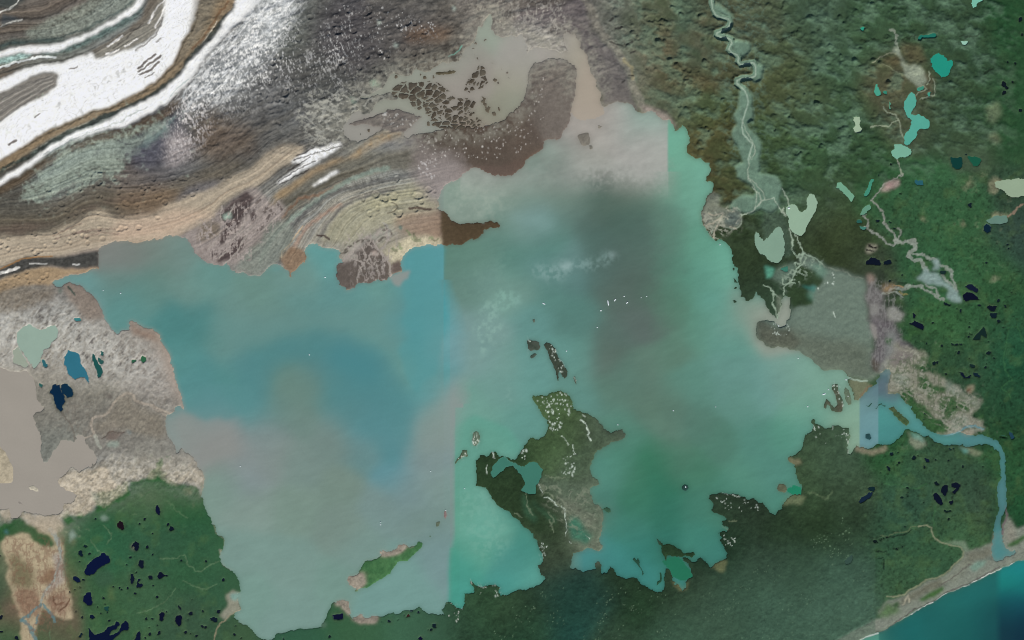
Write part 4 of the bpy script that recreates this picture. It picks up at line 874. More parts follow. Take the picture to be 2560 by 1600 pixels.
SILT = """b 209,26 213,24 218,17 221,12 223,22 221,28 228,33 235,36 c -1,34 4,35 9,31 11,35 14,45 16,50 22,44 30,46 37,48 45,50 55,49 51,44 48,39 51,31 55,31 61,34 62,38 65,42 65,48 71,52 72,60 75,67 78,75
81,78 80,84 84,88 83,95 86,101 88,108 76,112 60,112 56,108 57,97 60,90 61,84 60.5,75 61,66 57,60 52,57 45,55 36,55 30,57 22,58 18,64 15,72 14,82 12,92 8,98 3,104 0,107 b 238,110 230,115 220,119 208,121 195,122
180,121 170,124 160,126 152,127 143,130 139,128 140,124 147,121 150,116 158,111 150,109 142,106 135,103 125,104 115,109 105,112 95,115 86,118 90,119 100,118 112,120 120,119 115,125 105,131 97,135
88,132 83,127 83,119 88,112 93,106 98,104 100,109 107,108 111,104 112,98 120,95 130,95 135,94 131,91 127,88 120,88 112,90 105,93 96,91 105,90 112,87 118,83 122,79 125,73 130,70 135,71 141,72 146,71
150,67 152,64 156,66 160,69 166,67 173,62 176,58 181,61 187,58 192,59 195,55 197,47 202,43 207,37 209,32"""
SEA = "p 70,190 80,158 85,151.5 95,147 104,144.5 112,140.5 120,136 128,131 135,126 145,120.5 155,115 165,109 175,105 190,98 205,90 218,84 230,79 245,75 275,66 340,60 340,220 70,220"
LAG = "i -70,46 0,46 10,48 18,49 24,48 29,53 32,58 34,67 37,76 43,83 40,86 33,87 31,92 35,101 38,108 39,115 38,124 38,130 40,134 45,133 50,126 55,120 60,112 65,114 70,117 74,111 80,112 82,117 88,124 91,131 91,135 85,138 79,140 75,143 70,139 66,140 60,146 54,148 53,151 m 54,3 62,10 72,14 69,18 60,23 57,28 56,33 48,35 40,33 30,31 20,29 19,33 12,38 9,33 7,28 0,26 -70,26 i -70,118 0,119 5,124 9,131 12,139 14,147 10,150 m -70,0 i -70,150"
LAG = "i -70,46 0,46 10,48 18,49 24,48 29,53 32,58 34,67 37,76 43,83 40,86 33,87 31,92 35,101 38,108 39,115 38,124 38,130 40,134 45,133 50,126 55,120 60,112 65,114 70,117 74,111 80,112 82,117 88,124 91,131 91,135 85,138 79,140 75,143 70,139 66,140 60,146 54,148 53,151 m 54,3 62,10 72,14 69,18 60,23 57,28 56,33 48,35 40,33 30,31 20,29 19,33 12,38 9,33 7,28 0,26 -70,26"

LC = np.ones(GX.shape, f32)                  # 1 on land, 0 on water
WID = np.zeros(GX.shape, np.int32)           # which water body (0: none)
WCOL = np.zeros(GX.shape + (3,), f32)
WNAMES = {}


def water(s, name, warp=4.0, kind="structure", label=None, cat=None, group=None, color=None, soft=0, grow=5):
    wn, m = cov(s, warp, soft)
    if wn is None: return
    k = len(WNAMES) + 1; WNAMES[k] = (name, kind, label, cat, group)
    LC[wn] = np.minimum(LC[wn], 1 - m)
    big = blur(m, grow)
    g = (big > .004) & (WID[wn] == 0) | (m > .3)
    sub = WID[wn]; sub[g] = k
    if color is not None:
        W = WCOL[wn]; W[g] = srgb(color) * np.clip(1 + .03 * N20[wn], .8, 1.2)[g][..., None]
    return k


water(LAKE, "lake", 5.2, label="large turquoise and grey glacial lake filling the middle of the view")
water(SILT, "silty_lake_water", 4.5, label="shallow beige meltwater lake among debris, north of the main lake")
water(SEA, "sea", 2.0, label="deep teal sea beyond the beach in the south-east")
water(LAG, "silty_lagoon_water", 5, label="smooth beige lagoon west of the marbled moraine")
water("j 222,145 224,138 230,131 235,130 241,134 k 4,136 12,139 17,134 24,134 29,141 26,150 o 22,5 22,12 14,13 8,10 12,4 12,0 k 11,148 6,142 0,138 j 236,140 230,145 224,150", "inlet_water", 4, color=(62, 118, 104), label="narrow turquoise inlet cutting through the wooded peninsula")
PG = dict(kind="thing", cat="pond")
def pond(s, c, label, group=None, warp=3.0, name="pond"):
    wn, m = cov(s, warp + 2, 0)
    if wn is not None and sum(c) < 140:
        rim = np.clip(blur(m, 2) * 2.5, 0, 1)
        mixcol(wn, rim * .4, srgb((66, 78, 56)) * np.clip(1 + .5 * N8[wn] + .3 * N3[wn], .4, 2)[..., None])
    water(s, name, warp, label=label, group=group, color=c, grow=4, kind="thing", cat="pond")


POND = """
i 17,12 25,5 29,3 33,7 37,10 43,9 46,6 52,5 55,9 54,16 50,20 47,26 42,28 40,33 38,38 35,42 33,47 29,42 25,36 20,28 17,24 16,18|146,168,156|pale grey-green lake with a ragged tail in the marbled western moraine
i 13,29 17,25 20,32 24,39 27,43 24,45 16,43 13,40|152,162,148|small pale pond beside the ragged grey-green lake, above the lagoon
i 60,35 65,28 70,30 75,33 76,41 80,48 83,54 85,61 82,58 79,54 74,54 71,56 66,52 63,46 60,40|48,110,130|blue kettle pond, the widest of the western moraine ponds
i 86,31 89,34 92,38 95,43 97,49 95,54 92,55 91,48 89,42 87,37|30,82,80|slim dark green pond just east of the blue kettle pond
i 94,29 98,31 98,34 95,33|40,90,88|tiny teal pond above the slim dark green one
i 92,34 94,37 97,39 98,38 98,41 96,42 93,38|44,88,84|crooked little pond alongside the slim dark green one
i 39,37 42,39 44,43 44,41 45,44 43,46 40,43|44,98,108|small hooked teal pond between pale lake and blue kettle pond
i 49,62 52,60 53,63 56,59 56,63 58,68 60,71 61,77 58,79 59,84 57,86 54,82 52,76 50,70 47,69 49,66|6,38,64|navy pond with a ragged outline in the western moraine
i 58,60 63,59 66,63 69,69 68,73 64,73 60,69 58,65|10,44,66|navy oval pond touching the ragged navy one
i 37,59 41,60 41,63 38,62|44,92,88|tiny green pond beside the beige lagoon shore
i 134,34 138,35 139,38 136,40 133,38|48,98,70|round green pond in the moraine near the lake shore
i 124,37 129,38 127,41 124,40|52,94,72|flat green pond just west of the round green one
i 69,-2 75,-2 76,1 72,2|60,126,130|small teal pond on the grey headland by the north-west shore
m 148,24 150,24 151,30 151,34 148,32 146,28|8,16,44|pointed black pond high in the south-western green country
m 110,41 114,39 116,41 117,46 115,48 112,46 110,44|24,12,22|black pond with a rusty red rim
m 125,61 128,58 131,59 131,64 128,68 126,66 124,63|8,14,36|black pond with a tiny pale islet, east of the big navy pond
m 80,85 84,79 89,75 93,73 96,70 99,69 100,71 103,73 104,77 101,79 95,82 92,85 89,89 84,90 80,88|4,16,52|big bean-shaped navy pond, the largest in the green country
m 70,91 72,90 75,93 76,96 73,97 70,94|6,20,52|oval navy pond southwest of the bean-shaped one
m 79,109 83,106 86,106 86,112 87,117 85,119 82,119 79,114|4,14,50|tall navy pond south of the bean-shaped one
m 85,127 88,128 90,131 87,132 85,130|8,20,46|small navy pond below the tall one
m 73,67 76,67 78,71 77,73 74,70|8,26,40|small slanted black pond northwest of the bean-shaped one
m 78,63 81,60 83,63 80,64|12,36,40|little three-cornered pond above the slanted black one
m 132,75 135,75 136,81 134,83 131,80|10,20,38|upright black pond between the islet pond and the winged pond
m 149,88 152,87 155,90 158,90 157,92 153,92 150,94 149,91|6,12,36|winged black pond standing alone in the green country
m 123,88 126,89 127,94 125,98 123,95 124,91|10,20,40|narrow broken black pond, west of the hooked pond
m 131,93 134,93 131,96 133,98 136,100 133,102 130,101 130,96|8,18,42|hooked black pond south of the upright one
m 166,129 170,128 172,130 171,136 169,139 166,136 165,132|4,8,36|round black pond near the south-western forest edge
m 151,127 153,125 155,127 154,133 152,134 150,132|6,12,38|oblong black pond just west of the round one
m 198,130 201,129 206,131 204,135 200,133|10,24,38|black pond closest to the muddy creek by the lake
m 83,138 86,143 89,147 94,144 100,142 103,138 108,137 110,133 113,136 110,140 105,142 103,146 108,145 113,142 115,137 119,133 122,139 121,142 117,141 112,145 108,149 104,152 85,152 83,146|4,16,46|long branching navy pond at the southern edge
m 131,144 132,142 134,146 133,152 127,152|6,16,44|arrow-shaped navy pond east of the branching one
m 76,144 78,145 75,149 73,148|10,30,44|small dark pond west of the branching one
m 168,118 172,121 171,124 168,120|14,22,36|thin slanted black pond above the round one
m 99,120 103,120 102,124 99,123|26,66,62|dull green pond east of the tall navy one
n 72,127 75,128 78,127 82,127 82,131 78,131 75,132 73,132|6,12,42|black anvil-shaped pond on the southern cape
n 152,151 155,147 158,152|6,10,42|dark navy pond cut by the southern edge
n 142,130 145,127 146,130|52,28,24|reddish brown pond on the southern shore
n 124,132 127,132 127,134 124,134|10,28,36|small black pond on the southern shore
n 166,136 170,136 169,140 166,139|10,28,36|round dark pond at the seam of forest and green shore
d 154,55 158,53 161,51 164,52 168,54 170,57 174,56 174,61 172,66 170,70 168,73 164,73 162,69 158,67 156,64 154,59|34,142,124|bright turquoise lake in the north-eastern upland
d 133,89 135,87 138,90 140,95 139,100 136,105 135,108 138,110 142,109 147,110 151,113 152,117 150,121 147,122 143,121 140,125 139,129 134,134 131,137 128,136 128,131 130,126 134,120 136,114 132,111 131,106 128,101 130,95|84,164,148|winding turquoise lake made of two joined basins
d 119,137 124,136 128,138 131,139 135,141 135,146 130,149 125,148 122,150 117,147 117,143 120,141|118,172,150|pale mint lake at the foot of the winding turquoise one
d 101,81 103,80 105,85 107,90 104,92 101,88|72,158,136|short mint pond west of the winding lake
d 109,87 112,86 112,90 110,90|52,132,112|tiny mint pond beside the short one
d 87,26 91,25 92,28 89,30|48,152,128|round bright green pond in the open upland
d 81,111 86,110 87,114 86,118 89,121 87,125 82,125 80,121 83,118 81,114|160,182,156|cream-coloured peanut-shaped pond in the upland
d 150,88 154,87 154,91 151,92|66,152,134|small turquoise pond between the two turquoise lakes
d 141,83 147,81 147,85 142,86|62,138,118|sliver of turquoise water below the gravel wash
d 193,-2 206,-2 203,1 198,2 197,7 194,7|120,186,166|mint pond cut by the northern edge
d 181,40 184,39 189,38 189,40 186,42 183,42|150,196,178|pale mint pond east of the bright turquoise lake
d 142,34 146,33 153,31 158,30 159,34 153,36 146,36 144,39 141,38|34,112,98|deep green pond chain north of the bright turquoise lake
d 114,96 117,97 116,104 114,102|84,140,118|narrow mint pond west of the winding lake
h 17,45 20,42 26,43 28,48 31,50 35,47 37,43 36,36 39,32 43,33 46,40 44,47 41,52 38,57 37,62 36,68 32,72 28,71 23,68 20,63 20,56 18,51|146,174,152|pale heart-shaped lake with one raised arm
h -13,72 -11,68 -8,73 -4,77 0,73 5,67 10,63 13,67 14,72 16,77 15,83 15,89 12,95 9,98 3,97 -2,91 -8,88 -13,80|128,158,140|pale grey-green lake west of the heart-shaped one
h 65,23 69,20 71,25 76,29 80,33 82,35 78,40 76,36 70,31 65,27|112,162,136|slanted mint lake northeast of the heart-shaped one
h 90,32 93,28 95,24 97,18 100,18 98,26 96,32 91,34|66,140,118|tall teal pond in the green lowland
h 87,50 90,45 96,42 97,45 93,50 88,52|98,146,124|grey-green pond below the tall teal one
h 214,21 225,19 241,18 250,22 250,33 242,34 233,35 226,33 222,28 216,27|146,166,142|wide pale lake with a tan rim at the eastern edge
h 205,58 213,52 225,52 226,58 221,61 214,60|98,130,118|grey-green lake with a sandy rim south of the wide pale one
h 204,63 207,60 211,63 211,68 208,69 204,66|10,34,50|navy pond beneath the grey-green lake
h 172,-2 184,-2 183,6 178,9 173,5|12,58,54|dark teal pond, round, in the eastern scrub
h 189,-4 200,-2 202,0 198,6 193,5|24,86,66|dark green pond beside the round dark teal one
h 139,20 147,19 147,23 140,24|40,92,104|small steel-blue pond in the green lowland
h 84,56 88,56 88,59 84,59|40,92,84|small dull teal pond at the forest edge
h 86,62 93,63 92,66 87,65|66,122,110|small teal pool where a channel starts
h 93,97 98,92 104,94 108,98 106,99 93,98.5|8,18,34|black pond shaped like a cap
h 110,96 115,94 117,98 110,99|8,22,36|small black pond next to the cap-shaped one
h 186,119 193,117 198,122 197,125 191,122|14,24,46|ragged navy pond above the widest black lowland pond
h 184,127 188,124 194,126 201,131 192,131 187,133 184,130|6,12,34|widest black pond in the eastern lowland
h 165,134 173,136 172,138 167,137|10,24,34|thin black pond south of the grey river flats
h 207,138 217,138 214,142 209,141|8,18,32|flat black pond in the eastern lowland
h 197,136 202,136 200,139|12,26,38|small round black pond southeast of the widest one
h 210,144 217,144 216,149 212,149|10,28,38|ragged black pond beneath the flat one
h 137,145 140,146 139,152 l 148,6 147,9 144,9 132,3 138,3 139,0|8,16,36|black boot-shaped pond at the marsh edge
h 160,104 168,104 168,107 163,107|22,44,44|dark pond enclosed by the grey river channels
l 179,49 184,50 186,53 192,51 190,54 184,54 181,51|8,20,40|bow-tie-shaped navy pond in the south-eastern lowland
l 193,49 198,50 201,54 196,53|12,34,46|small black pond right of the bow-tie-shaped one
l 219,109 225,110 226,113 219,111|36,66,76|grey-blue pond near the river bend
l 227,105 231,108 234,112 230,113 228,109|30,62,80|steel-blue pond right beside the river bend
l 147,130 152,131 152,134 148,134|10,24,44|navy pond, the biggest south of the outlet river
l 135,130 137,126 139,130 137,132|10,28,34|small black pond left of the navy one south of the river
l 115,126 119,126 118,129 115,128|10,28,36|black pond nearest the sandy cove
l 113,138 115,139 117,143 114,142|10,26,36|slanted black pond below the sandy cove
l 194,17 204,6 206,12 207,16 201,13 200,18 194,18|16,38,36|branching black pond in the eastern lowland
l 172,21 176,23 184,22 184,24 174,24|16,36,36|thin black pond in the eastern lowland, broad at one end
l 190,42 196,43 196,46 191,45|18,40,40|small dark pond north of the bow-tie-shaped one
p 86,22 88,17 94,15 95,12 99,12 98,16 93,20 88,23|16,34,54|navy pond with a narrow neck in the southern woods
p 94,7 97,6 100,6 101,9 99,12 95,9|10,36,42|dark pond at the end of the narrow-necked one
p 156,2 159,1 162,4 162,6 158,5|8,24,30|small arched black pond of the pond cluster
p 165,6 168,4 170,5 170,10 168,15 164,12|4,14,32|tall navy pond in the middle of the pond cluster
p 174,3 178,2 182,5 180,9 176,14 174,12 178,8 174,6|6,16,34|crooked navy pond, easternmost of the cluster
p 156,14 159,12 163,16 166,23 162,24 157,18|4,14,34|slanted navy pond of the cluster, the longest
p 171,20 176,19 175,23 172,23|6,18,34|small oval navy pond, lowest of the cluster
p 125,15 129,15 127,18 125,17|12,36,34|small dark pond west of the pond cluster
p 131,13 134,13 133,16 131,15|14,40,36|tiny dark pond next to another, west of the cluster
p 166,28 174,29 172,31 168,30|12,34,32|thin crescent pond south of the pond cluster
p 99,57 103,56 104,59 100,59|8,24,24|round black pond at the edge of the dark woods
p 72,76 79,70 80,72 78,78 73,80|52,76,68|dull grey-green pond in the hazy southern forest
p 18,9 25,6 31,8 31,13 24,14 20,12|34,126,96|green pool enclosed by shoals at the lake's south-eastern shore
o 142,77 147,74 154,73 160,75 163,79 169,86 171,91 166,94 160,95 152,92 148,84|36,110,84|greenish cove shut in by dark woods on the south shore
h 12,102 18,100 18,106 12,104|60,120,104|teal puddle west of the braided stream
"""
for ln in POND.strip().split("\n"):
    a, b, c = ln.split("|")
    pond(a, tuple(map(int, b.split(","))), c)
# small nameless ponds
SMALLP = {
 "small black ponds scattered over the south-western green country": ("m", "137,37,1.6 159,42,1.8 162,46,1.8 139,63,1.6 144,70,1.5 123,73,1.4 120,80,1.2 127,72,.8 129,87,1.2 142,92,2.2 145,100,.9 101,125,.8 98,112,1.4 181,126,2 150,145,1.9 186,147,1.6 207,124,1.8 211,94,1.7 142,146,1.8 79,94,1.2 78,130,1.4 191,138,1.6 1,129,2.2 121,102,1.3 128,107,1.4 148,110,1.5 72,124,1 84,70,1.4 16,149,2.4 91,36,1 103,133,1.2 95,126,1 92,120,1 157,125,1 192,124,1 144,131,1.3 138,131,1.2 178,132,1 171,76,1.2 195,77,1 199,77,.6 136,46,.8 144,51,.9 132,41,1 75,77,.8 70,80,.7 76,101,.9 71,104,.9 66,106,1 99,117,1 177,126,.8 182,112,.8 175,144,1.4 180,145,1 141,139,.9 148,137,.9 151,123,.8 1,143,1.5 12,122,.6 0,71,1 222,146,1.2 228,149,.9 223,138,1 194,139,1.4 137,149,1 160,136,.8 107,101,1 115,104,1.2 113,102,1"),
 "small black ponds strung along the southern shore": ("n", "26,150,1.3 70,148,1.5 113,130,.9 119,134,.7 134,132,.6 140,128,.8 147,124,1.2 153,125,1.2 103,141,.6 112,138,.5 165,141,1.3 162,141,.8 141,64,1.4 100,83,.8 98,86,.7 109,82,1.2 126,77,.6 116,78,.6 136,71,.6"),
 "small dark ponds of the eastern lowland": ("h", "104,57,1.6 115,59,1.4 119,65,1.3 112,69,.8 116,4,1.2 104,14,1 191,42,1.6 192,44,1.2 127,109,1 115,114,1.2 137,117,.9 218,133,1.8 224,138,1.4 182,142,1.6 178,140,1 140,135,.8 124,32,1 103,61,.9 226,80,.9 227,83,.9 206,97,1 230,125,.8 228,129,1 234,126,.9"),
 "little black ponds dotted across the south-eastern lowland": ("l", "191,2,1 190,7,1 218,1,1.6 222,7,1 164,24,1.2 150,22,1.1 168,3,1 156,3,1.2 180,31,1.6 177,30,1.1 208,31,2 167,35,1.1 157,41,2 160,40,1.4 168,50,1 213,36,1 205,45,1 200,46,.8 206,41,.8 204,58,1 209,20,.8 220,18,.7 178,23,1.2 192,13,1.4 190,16,1.2 174,56,.8 172,122,1.5 175,121,.8 159,132,1.1 170,133,1.1 203,138,.9 148,139,1.2 124,135,1.2 122,137,1 141,128,1.2 148,88,.9 178,82,1 176,84,.9 147,94,1 107,144,.9 123,125,.8 184,138,1 190,36,1"),
 "little black ponds in the southern woods": ("p", "132,7,1.3 129,44,1 127,63,1.2 121,65,1.3 131,64,.6 171,37,1.2 121,21,.6 174,16,.8 110,38,.6 147,21,.7 106,56,1.4 109,55,1.2 112,54,1"),
 "small dark pools in the northern upland scrub": ("d", "238,18,2.2 240,33,1.4 226,59,1.2 234,60,1.3 231,77,1.2 223,80,2.4 226,83,1.8 223,88,2.2 225,95,.8 238,104,1.5 188,146,1"),
}
rp = np.random.RandomState(9)
for g, (t, lst) in SMALLP.items():
    for q in lst.split():
        x, y, r = map(float, q.split(","))
        n = 9; th0 = rp.uniform(0, 6); el = rp.uniform(.55, .95); rt = rp.uniform(0, 3.1)
        pts = []
        for k in range(n):
            a = k / n * 6.283; rr = r * 1.12 * rp.uniform(.75, 1.25)
            u, v = rr * math.cos(a), rr * math.sin(a) * el
            pts.append("%.2f,%.2f" % (x + u * math.cos(rt) - v * math.sin(rt), y + u * math.sin(rt) + v * math.cos(rt)))
        col = {"m": (10, 20, 36), "n": (12, 28, 36), "h": (14, 30, 38), "l": (12, 28, 34), "p": (10, 28, 28), "d": (12, 22, 30)}[t]
        pond(t + " " + " ".join(pts), col, {"m": "small black pond among the green meadows southwest of the lake", "n": "small black pond on the low green southern shore or long island", "h": "small dark pond in the green lowland east of the lake", "l": "small black pond in the green lowland around the outlet river", "p": "small black pond in the woods behind the beach", "d": "small dark pool in the upland scrub"}[t], g, warp=2.0)

# ------------------------------------------------------------------ islands
def island(s, label, c=None, tex=.15, warp=3.0, soft=0, c2=None, group=None, hi=1.0, name="island", al=1.0):
    wn, m = cov(s, warp, soft)
    if wn is None: return
    LC[wn] = np.maximum(LC[wn], m * hi)
    if c is not None:
        mm = np.clip(blur(m, 2) * 3, 0, 1)
        cc = srgb(c) * np.ones(m.shape + (1,), f32)
        if c2 is not None:
            t = np.clip(.5 + N20[wn] * .6 + N8[wn] * .4, 0, 1)[..., None]; cc = cc * (1 - t) + srgb(c2) * t
        cc = cc * np.clip(1 + tex * (N8[wn] + .6 * N3[wn]), .3, 2)[..., None]
        mixcol(wn, mm * al, cc)
    k = len(RNAMES); RNAMES[k] = (name, "thing", label, "island", group)
    sub = RID[wn]; sub[blur(m, 1) > .06] = k
    return wn, m


island("n 93,105 95,102 94,98 90,99 87,95 90,90 95,90 98,85 100,80 102,77 108,76 115,74 120,70 128,68 135,65 140,61 145,63 150,62 153,57 157,59 156,64 152,69 147,72 142,76 135,77 130,82 126,88 120,92 113,97 105,101 98,102 96,105",
       "long green leaf-shaped island in the southern part of the lake", (60, 104, 66), .1, c2=(70, 112, 72))
paint("n 86,92 92,88 98,88 104,90 102,96 96,100 90,98", (142, 138, 122), .8, 5, 3, .15)
for s in ("n 100,77 108,75 116,72 122,68", "n 122,68 130,67 138,63 142,62 148,62"):
    stroke(s, 6, (128, 128, 110), .6, 5, 3, tex=.6)
DKI = (62, 70, 60)
for s_, l_ in (("n 84,95 88,90 94,89 99,90 101,95 98,101 93,103 88,100", "pinkish sand shoal at the western tip of the long green island"), ("n 115,68 124,66 130,65 138,60 142,61 140,65 130,69 120,71", "ragged pinkish sand fringe on the northern side of the long green island"), ("n 76,114 82,112 87,115 88,122 91,127 86,126 82,118 78,117", "pinkish sand fringe beside the cape on the southern shore"), ("n 92,130 98,127 104,131 112,128 118,128 110,133 98,135", "broken sandy fringe on the southern shore just east of the cape")):
    island(s_, l_, (146, 138, 126), .25, warp=6, name="sandbar", hi=.7)
island("k 14,20 17,18 20,21 25,20 28,26 26,30 20,29 17,30 15,27", "small dark island with a painted white glint on its western rim, north of the peninsula", (86, 90, 82), c2=(58, 66, 58))
island("k 17,35 21,31 24,32 23,35 20,37", "tiny dark islet just south of the one with the painted white glint", (70, 80, 72))
island("k 30,24 34,21 38,22 41,26 43,32 45,38 49,43 53,48 52,54 49,56 46,52 44,47 43,52 44,58 42,57 41,50 38,40 35,36 33,29", "long slanted dark island with two prongs, north of the peninsula", DKI, c2=(60, 66, 56))
island("k 58,53 60,52 61,56 61,63 59,60", "thin upright islet with a white crest, east of the two-pronged island", (84, 92, 82))
island("j 204,107 208,104 211,106 213,110 211,116 208,121 205,119 204,113", "hazy grey-brown islet with white specks, northwest of the peninsula", (92, 108, 92), soft=2)
island("j 195,123 200,123 201,128 197,129 192,132 188,137 189,133 193,128", "small crooked islet strung with white specks, west of the peninsula", (80, 96, 76))
island("n 170,39 174,38.5 173,44 170,44", "tiny grey-green islet, middle one of a row leading to the long green island", (92, 104, 88), warp=1.5)
island("n 178,29 180,29 180,33 179,37 177,35", "thin pinkish islet, northernmost of the row leading to the long green island", (130, 112, 110), warp=2)
island("n 163,52 166,51.5 165.5,54.5 163.5,54", "speck of an islet nearest the tip of the long green island", (84, 104, 92), warp=1.5)
island("n 61,136 64.5,135 66,138 62,138.5", "tiny dark green islet off the southern shore", (80, 108, 90), warp=2)
island("l 60,61 66,61 67,68 70,73 72,79 70,86 66,88 60,86 59,82 56,80 55,85 52,83 54,78 55,74 58,77 63,83 66,80 64,73 60,66", "hook-shaped dark islet by the eastern shore", (74, 86, 70), c2=(84, 80, 68), warp=2)
island("l 73,63 77,67 79,74 79,80 76,81 73,74 72,68", "olive lens-shaped islet between the hook-shaped islet and the spit", (104, 116, 98), warp=2)
island("l 92,108 96,107 98,112 96,114 92,112", "round dark islet in the pale blue bay at the outlet", (40, 72, 76), warp=1.5)
island("l 113,83 119,81 124,86 130,92 135,97 132,100 127,97 120,90 118,86", "wooded lozenge-shaped island in the outlet channel", (66, 86, 56), c2=(84, 92, 66))
island("l 92,79.5 95,81.5 98,78 99,79 96,82.5 93,82", "tiny hooked islet, westernmost in the outlet bay", (56, 90, 84), warp=1.2)
island("l 100,82 102,84 105,79 108,78 108,80 105,81 103,84.5 101,85", "tiny crooked islet in the middle of the outlet bay", (56, 90, 84), warp=1.2)
island("l 107,79 109,80 112,81.5 110,83", "speck of an islet between the crooked islet and the wooded island", (52, 86, 78), warp=1)
island("o 160,7 163,4 167,5 167,9 164,11 160,9", "round dark islet with white sun-glint spots off the southern shore", (40, 66, 62), warp=2)
island("o 86,27 89,25 93,27 93,30 90,31", "small dark islet just east of the peninsula's sand flats", (54, 82, 64), warp=2)
island("o 136,54 139,57 143,60 141,62 138,61", "thin islet touching the dark wooded bar near the cove", (46, 66, 52), warp=2)
island("o 141,62 146,60 152,61 158,65 162,69 167,68 172,68 174,71 170,73 163,71 160,73 153,73 147,71 146,77 143,72 141,68", "dark wooded bar sheltering the greenish southern cove", (38, 58, 38))
island("o 114,75 117,73 118,77 119,73 121,75 121,81 124,87 125,89 123,91 122,86 118,79", "Y-shaped dark islet in the turquoise southern bay", (38, 72, 58), warp=2)
island("o 139,87 141,87 142,93 141,97 138,99 136,101 137,96 140,95", "thin curved dark islet close to the southern shore", (40, 76, 58), warp=1.5)
for q, lb in (("g 208,101 210,102 210,106 208,104", "thin dark islet, northernmost along the wooded eastern shore"), ("g 208,110 211,113 213,116 210,116", "dark islet hugging the wooded eastern shore"), ("g 208,121 213,119 212,122", "small dark flat islet south of the one hugging the eastern shore"), ("g 208,133 211,132 213,134 210,136", "little dark islet off the mouth of the pale lagoon")):
    island(q, lb, (48, 66, 50), warp=2)
island("c 60,127 64,124 68,123 73,124 72,130 75,133 73,138 70,137 67,136 64,131", "star-shaped grey-brown mud islet in the beige northern bay", (120, 116, 108), warp=6, soft=1)
island("c 73,137 76,138 76,143 73,142", "small grey-brown islet just south of the star-shaped one", (118, 116, 108), warp=4)
island("c 81,118 84,119 84,122 81,122", "faint grey-brown islet northeast of the star-shaped one", (130, 126, 116), warp=4)
island("p 8,8 12,4 17,5 19,9 17,12 11,12", "grey-brown shoal islet near the green pool", (94, 96, 78), warp=3)
island("k 19,-1 22,-1 22,2 20,3", "speck of a dark islet far north of the peninsula", (90, 98, 90), warp=1.5)
island("m 125,63 127,62 127,65 125,65", "tiny pale islet inside a black pond", (120, 110, 104), warp=1, tex=.02)
for x, y, lb in ((190, 87, "speck of a dark islet off the pinkish river flats"), (190.5, 93.5, "second dark speck off the pinkish river flats, nearer the lake")):
    island("e %g,%g %g,%g %g,%g" % (x - 1.2, y + .6, x + 1.3, y - 1, x + .6, y + 1.2), lb, (86, 78, 76), warp=.8)
island("i 75,30 77,30 76,32", "tiny mud islet in the west", (110, 110, 100)) if False else None
island("i 57,130", "x") if False else None
island("m -70,-14 0,3 6,4 12,3 13,-8 i 12,139 8,130 4,123 0,118 -70,112", "flat tan islet cut by the western edge of the beige lagoon", (172, 162, 142), soft=1)
island("m 0,9 6,14 14,19 22,22 34,28 33,30 20,25 8,19 2,14", "thin dark seaweed-like bar across the beige lagoon", (140, 134, 128), warp=6, soft=1, hi=.62)
island("m 27,6 32,5 36,8 37,12 34,11 29,9", "small pale sandbar in the beige lagoon", (186, 180, 164), warp=2)
# mud islets with cracked outlines in the silty northern lake
CR = T("b 128,83 135,78 142,77 150,79 160,76 172,78 178,82 184,85 190,92 200,92 208,96 205,101 200,106 207,104 212,112 215,117 208,121 190,122 175,121 160,118 165,110 160,107 150,103 145,97 135,93 130,92")
CR2 = T("b 196,86 200,74 208,68 210,62 216,64 218,74 220,78 212,84 206,84 200,90")
rv = np.random.RandomState(21)
for (poly, nbig, nsm) in ((CR, 9, 190), (CR2, 0, 34)):
    wn, m = cov(poly, 4, 0)
    lo, hi = poly.min(0), poly.max(0)
    seeds = rv.uniform(lo, hi, (nsm, 2))
    if nbig:
        bigs = T("b 134,83 141,84 147,82 138,91 148,93 151,86 176,84 200,97 163,88")
        keep = np.array([np.hypot(*(bigs - s).T).min() > 16 for s in seeds]); seeds = np.concatenate([seeds[keep], bigs])
    xx = (GX[wn] + 3 * WARPX[wn]); yy = (GY[wn] + 3 * WARPY[wn])
    d1 = np.full(xx.shape, 1e9, f32); d2 = d1.copy(); idx = np.zeros(xx.shape, np.int32)
    for k, s in enumerate(seeds):
        dx, dy = xx - s[0], yy - s[1]; d = np.hypot(dx * .9 + dy * .3, dy * 1.15)
        c = d < d1
        d2 = np.where(c, d1, np.minimum(d2, d)); idx = np.where(c, k, idx); d1 = np.where(c, d, d1)
    cell = np.clip((d2 - d1) / 1.9 - .62, 0, 1) * m * (noise_at(seeds[idx][..., 0] * 3.1, seeds[idx][..., 1] * 2.7, 99) > -.8)
    LC[wn] = np.maximum(LC[wn], cell)
    tone = rv.uniform(0, 1, len(seeds))[idx][..., None]
    mixcol(wn, np.clip(m * 1.5, 0, 1), srgb((62, 54, 46)) * (1 - tone) + srgb((84, 78, 68)) * tone)
    for k in range(len(seeds)):
        mk = (idx == k) & (cell > .25)
        if mk.sum() < 6: continue
        q = len(RNAMES)
        RNAMES[q] = ("mud_islet", "thing", "dark brown mud islet with pale cracks of water around it, in the silty northern lake", "islet", "cracked mud islets in the silty northern lake")
        sub = RID[wn]; sub[(idx == k) & (m > .05) & (d2 - d1 > .8)] = q
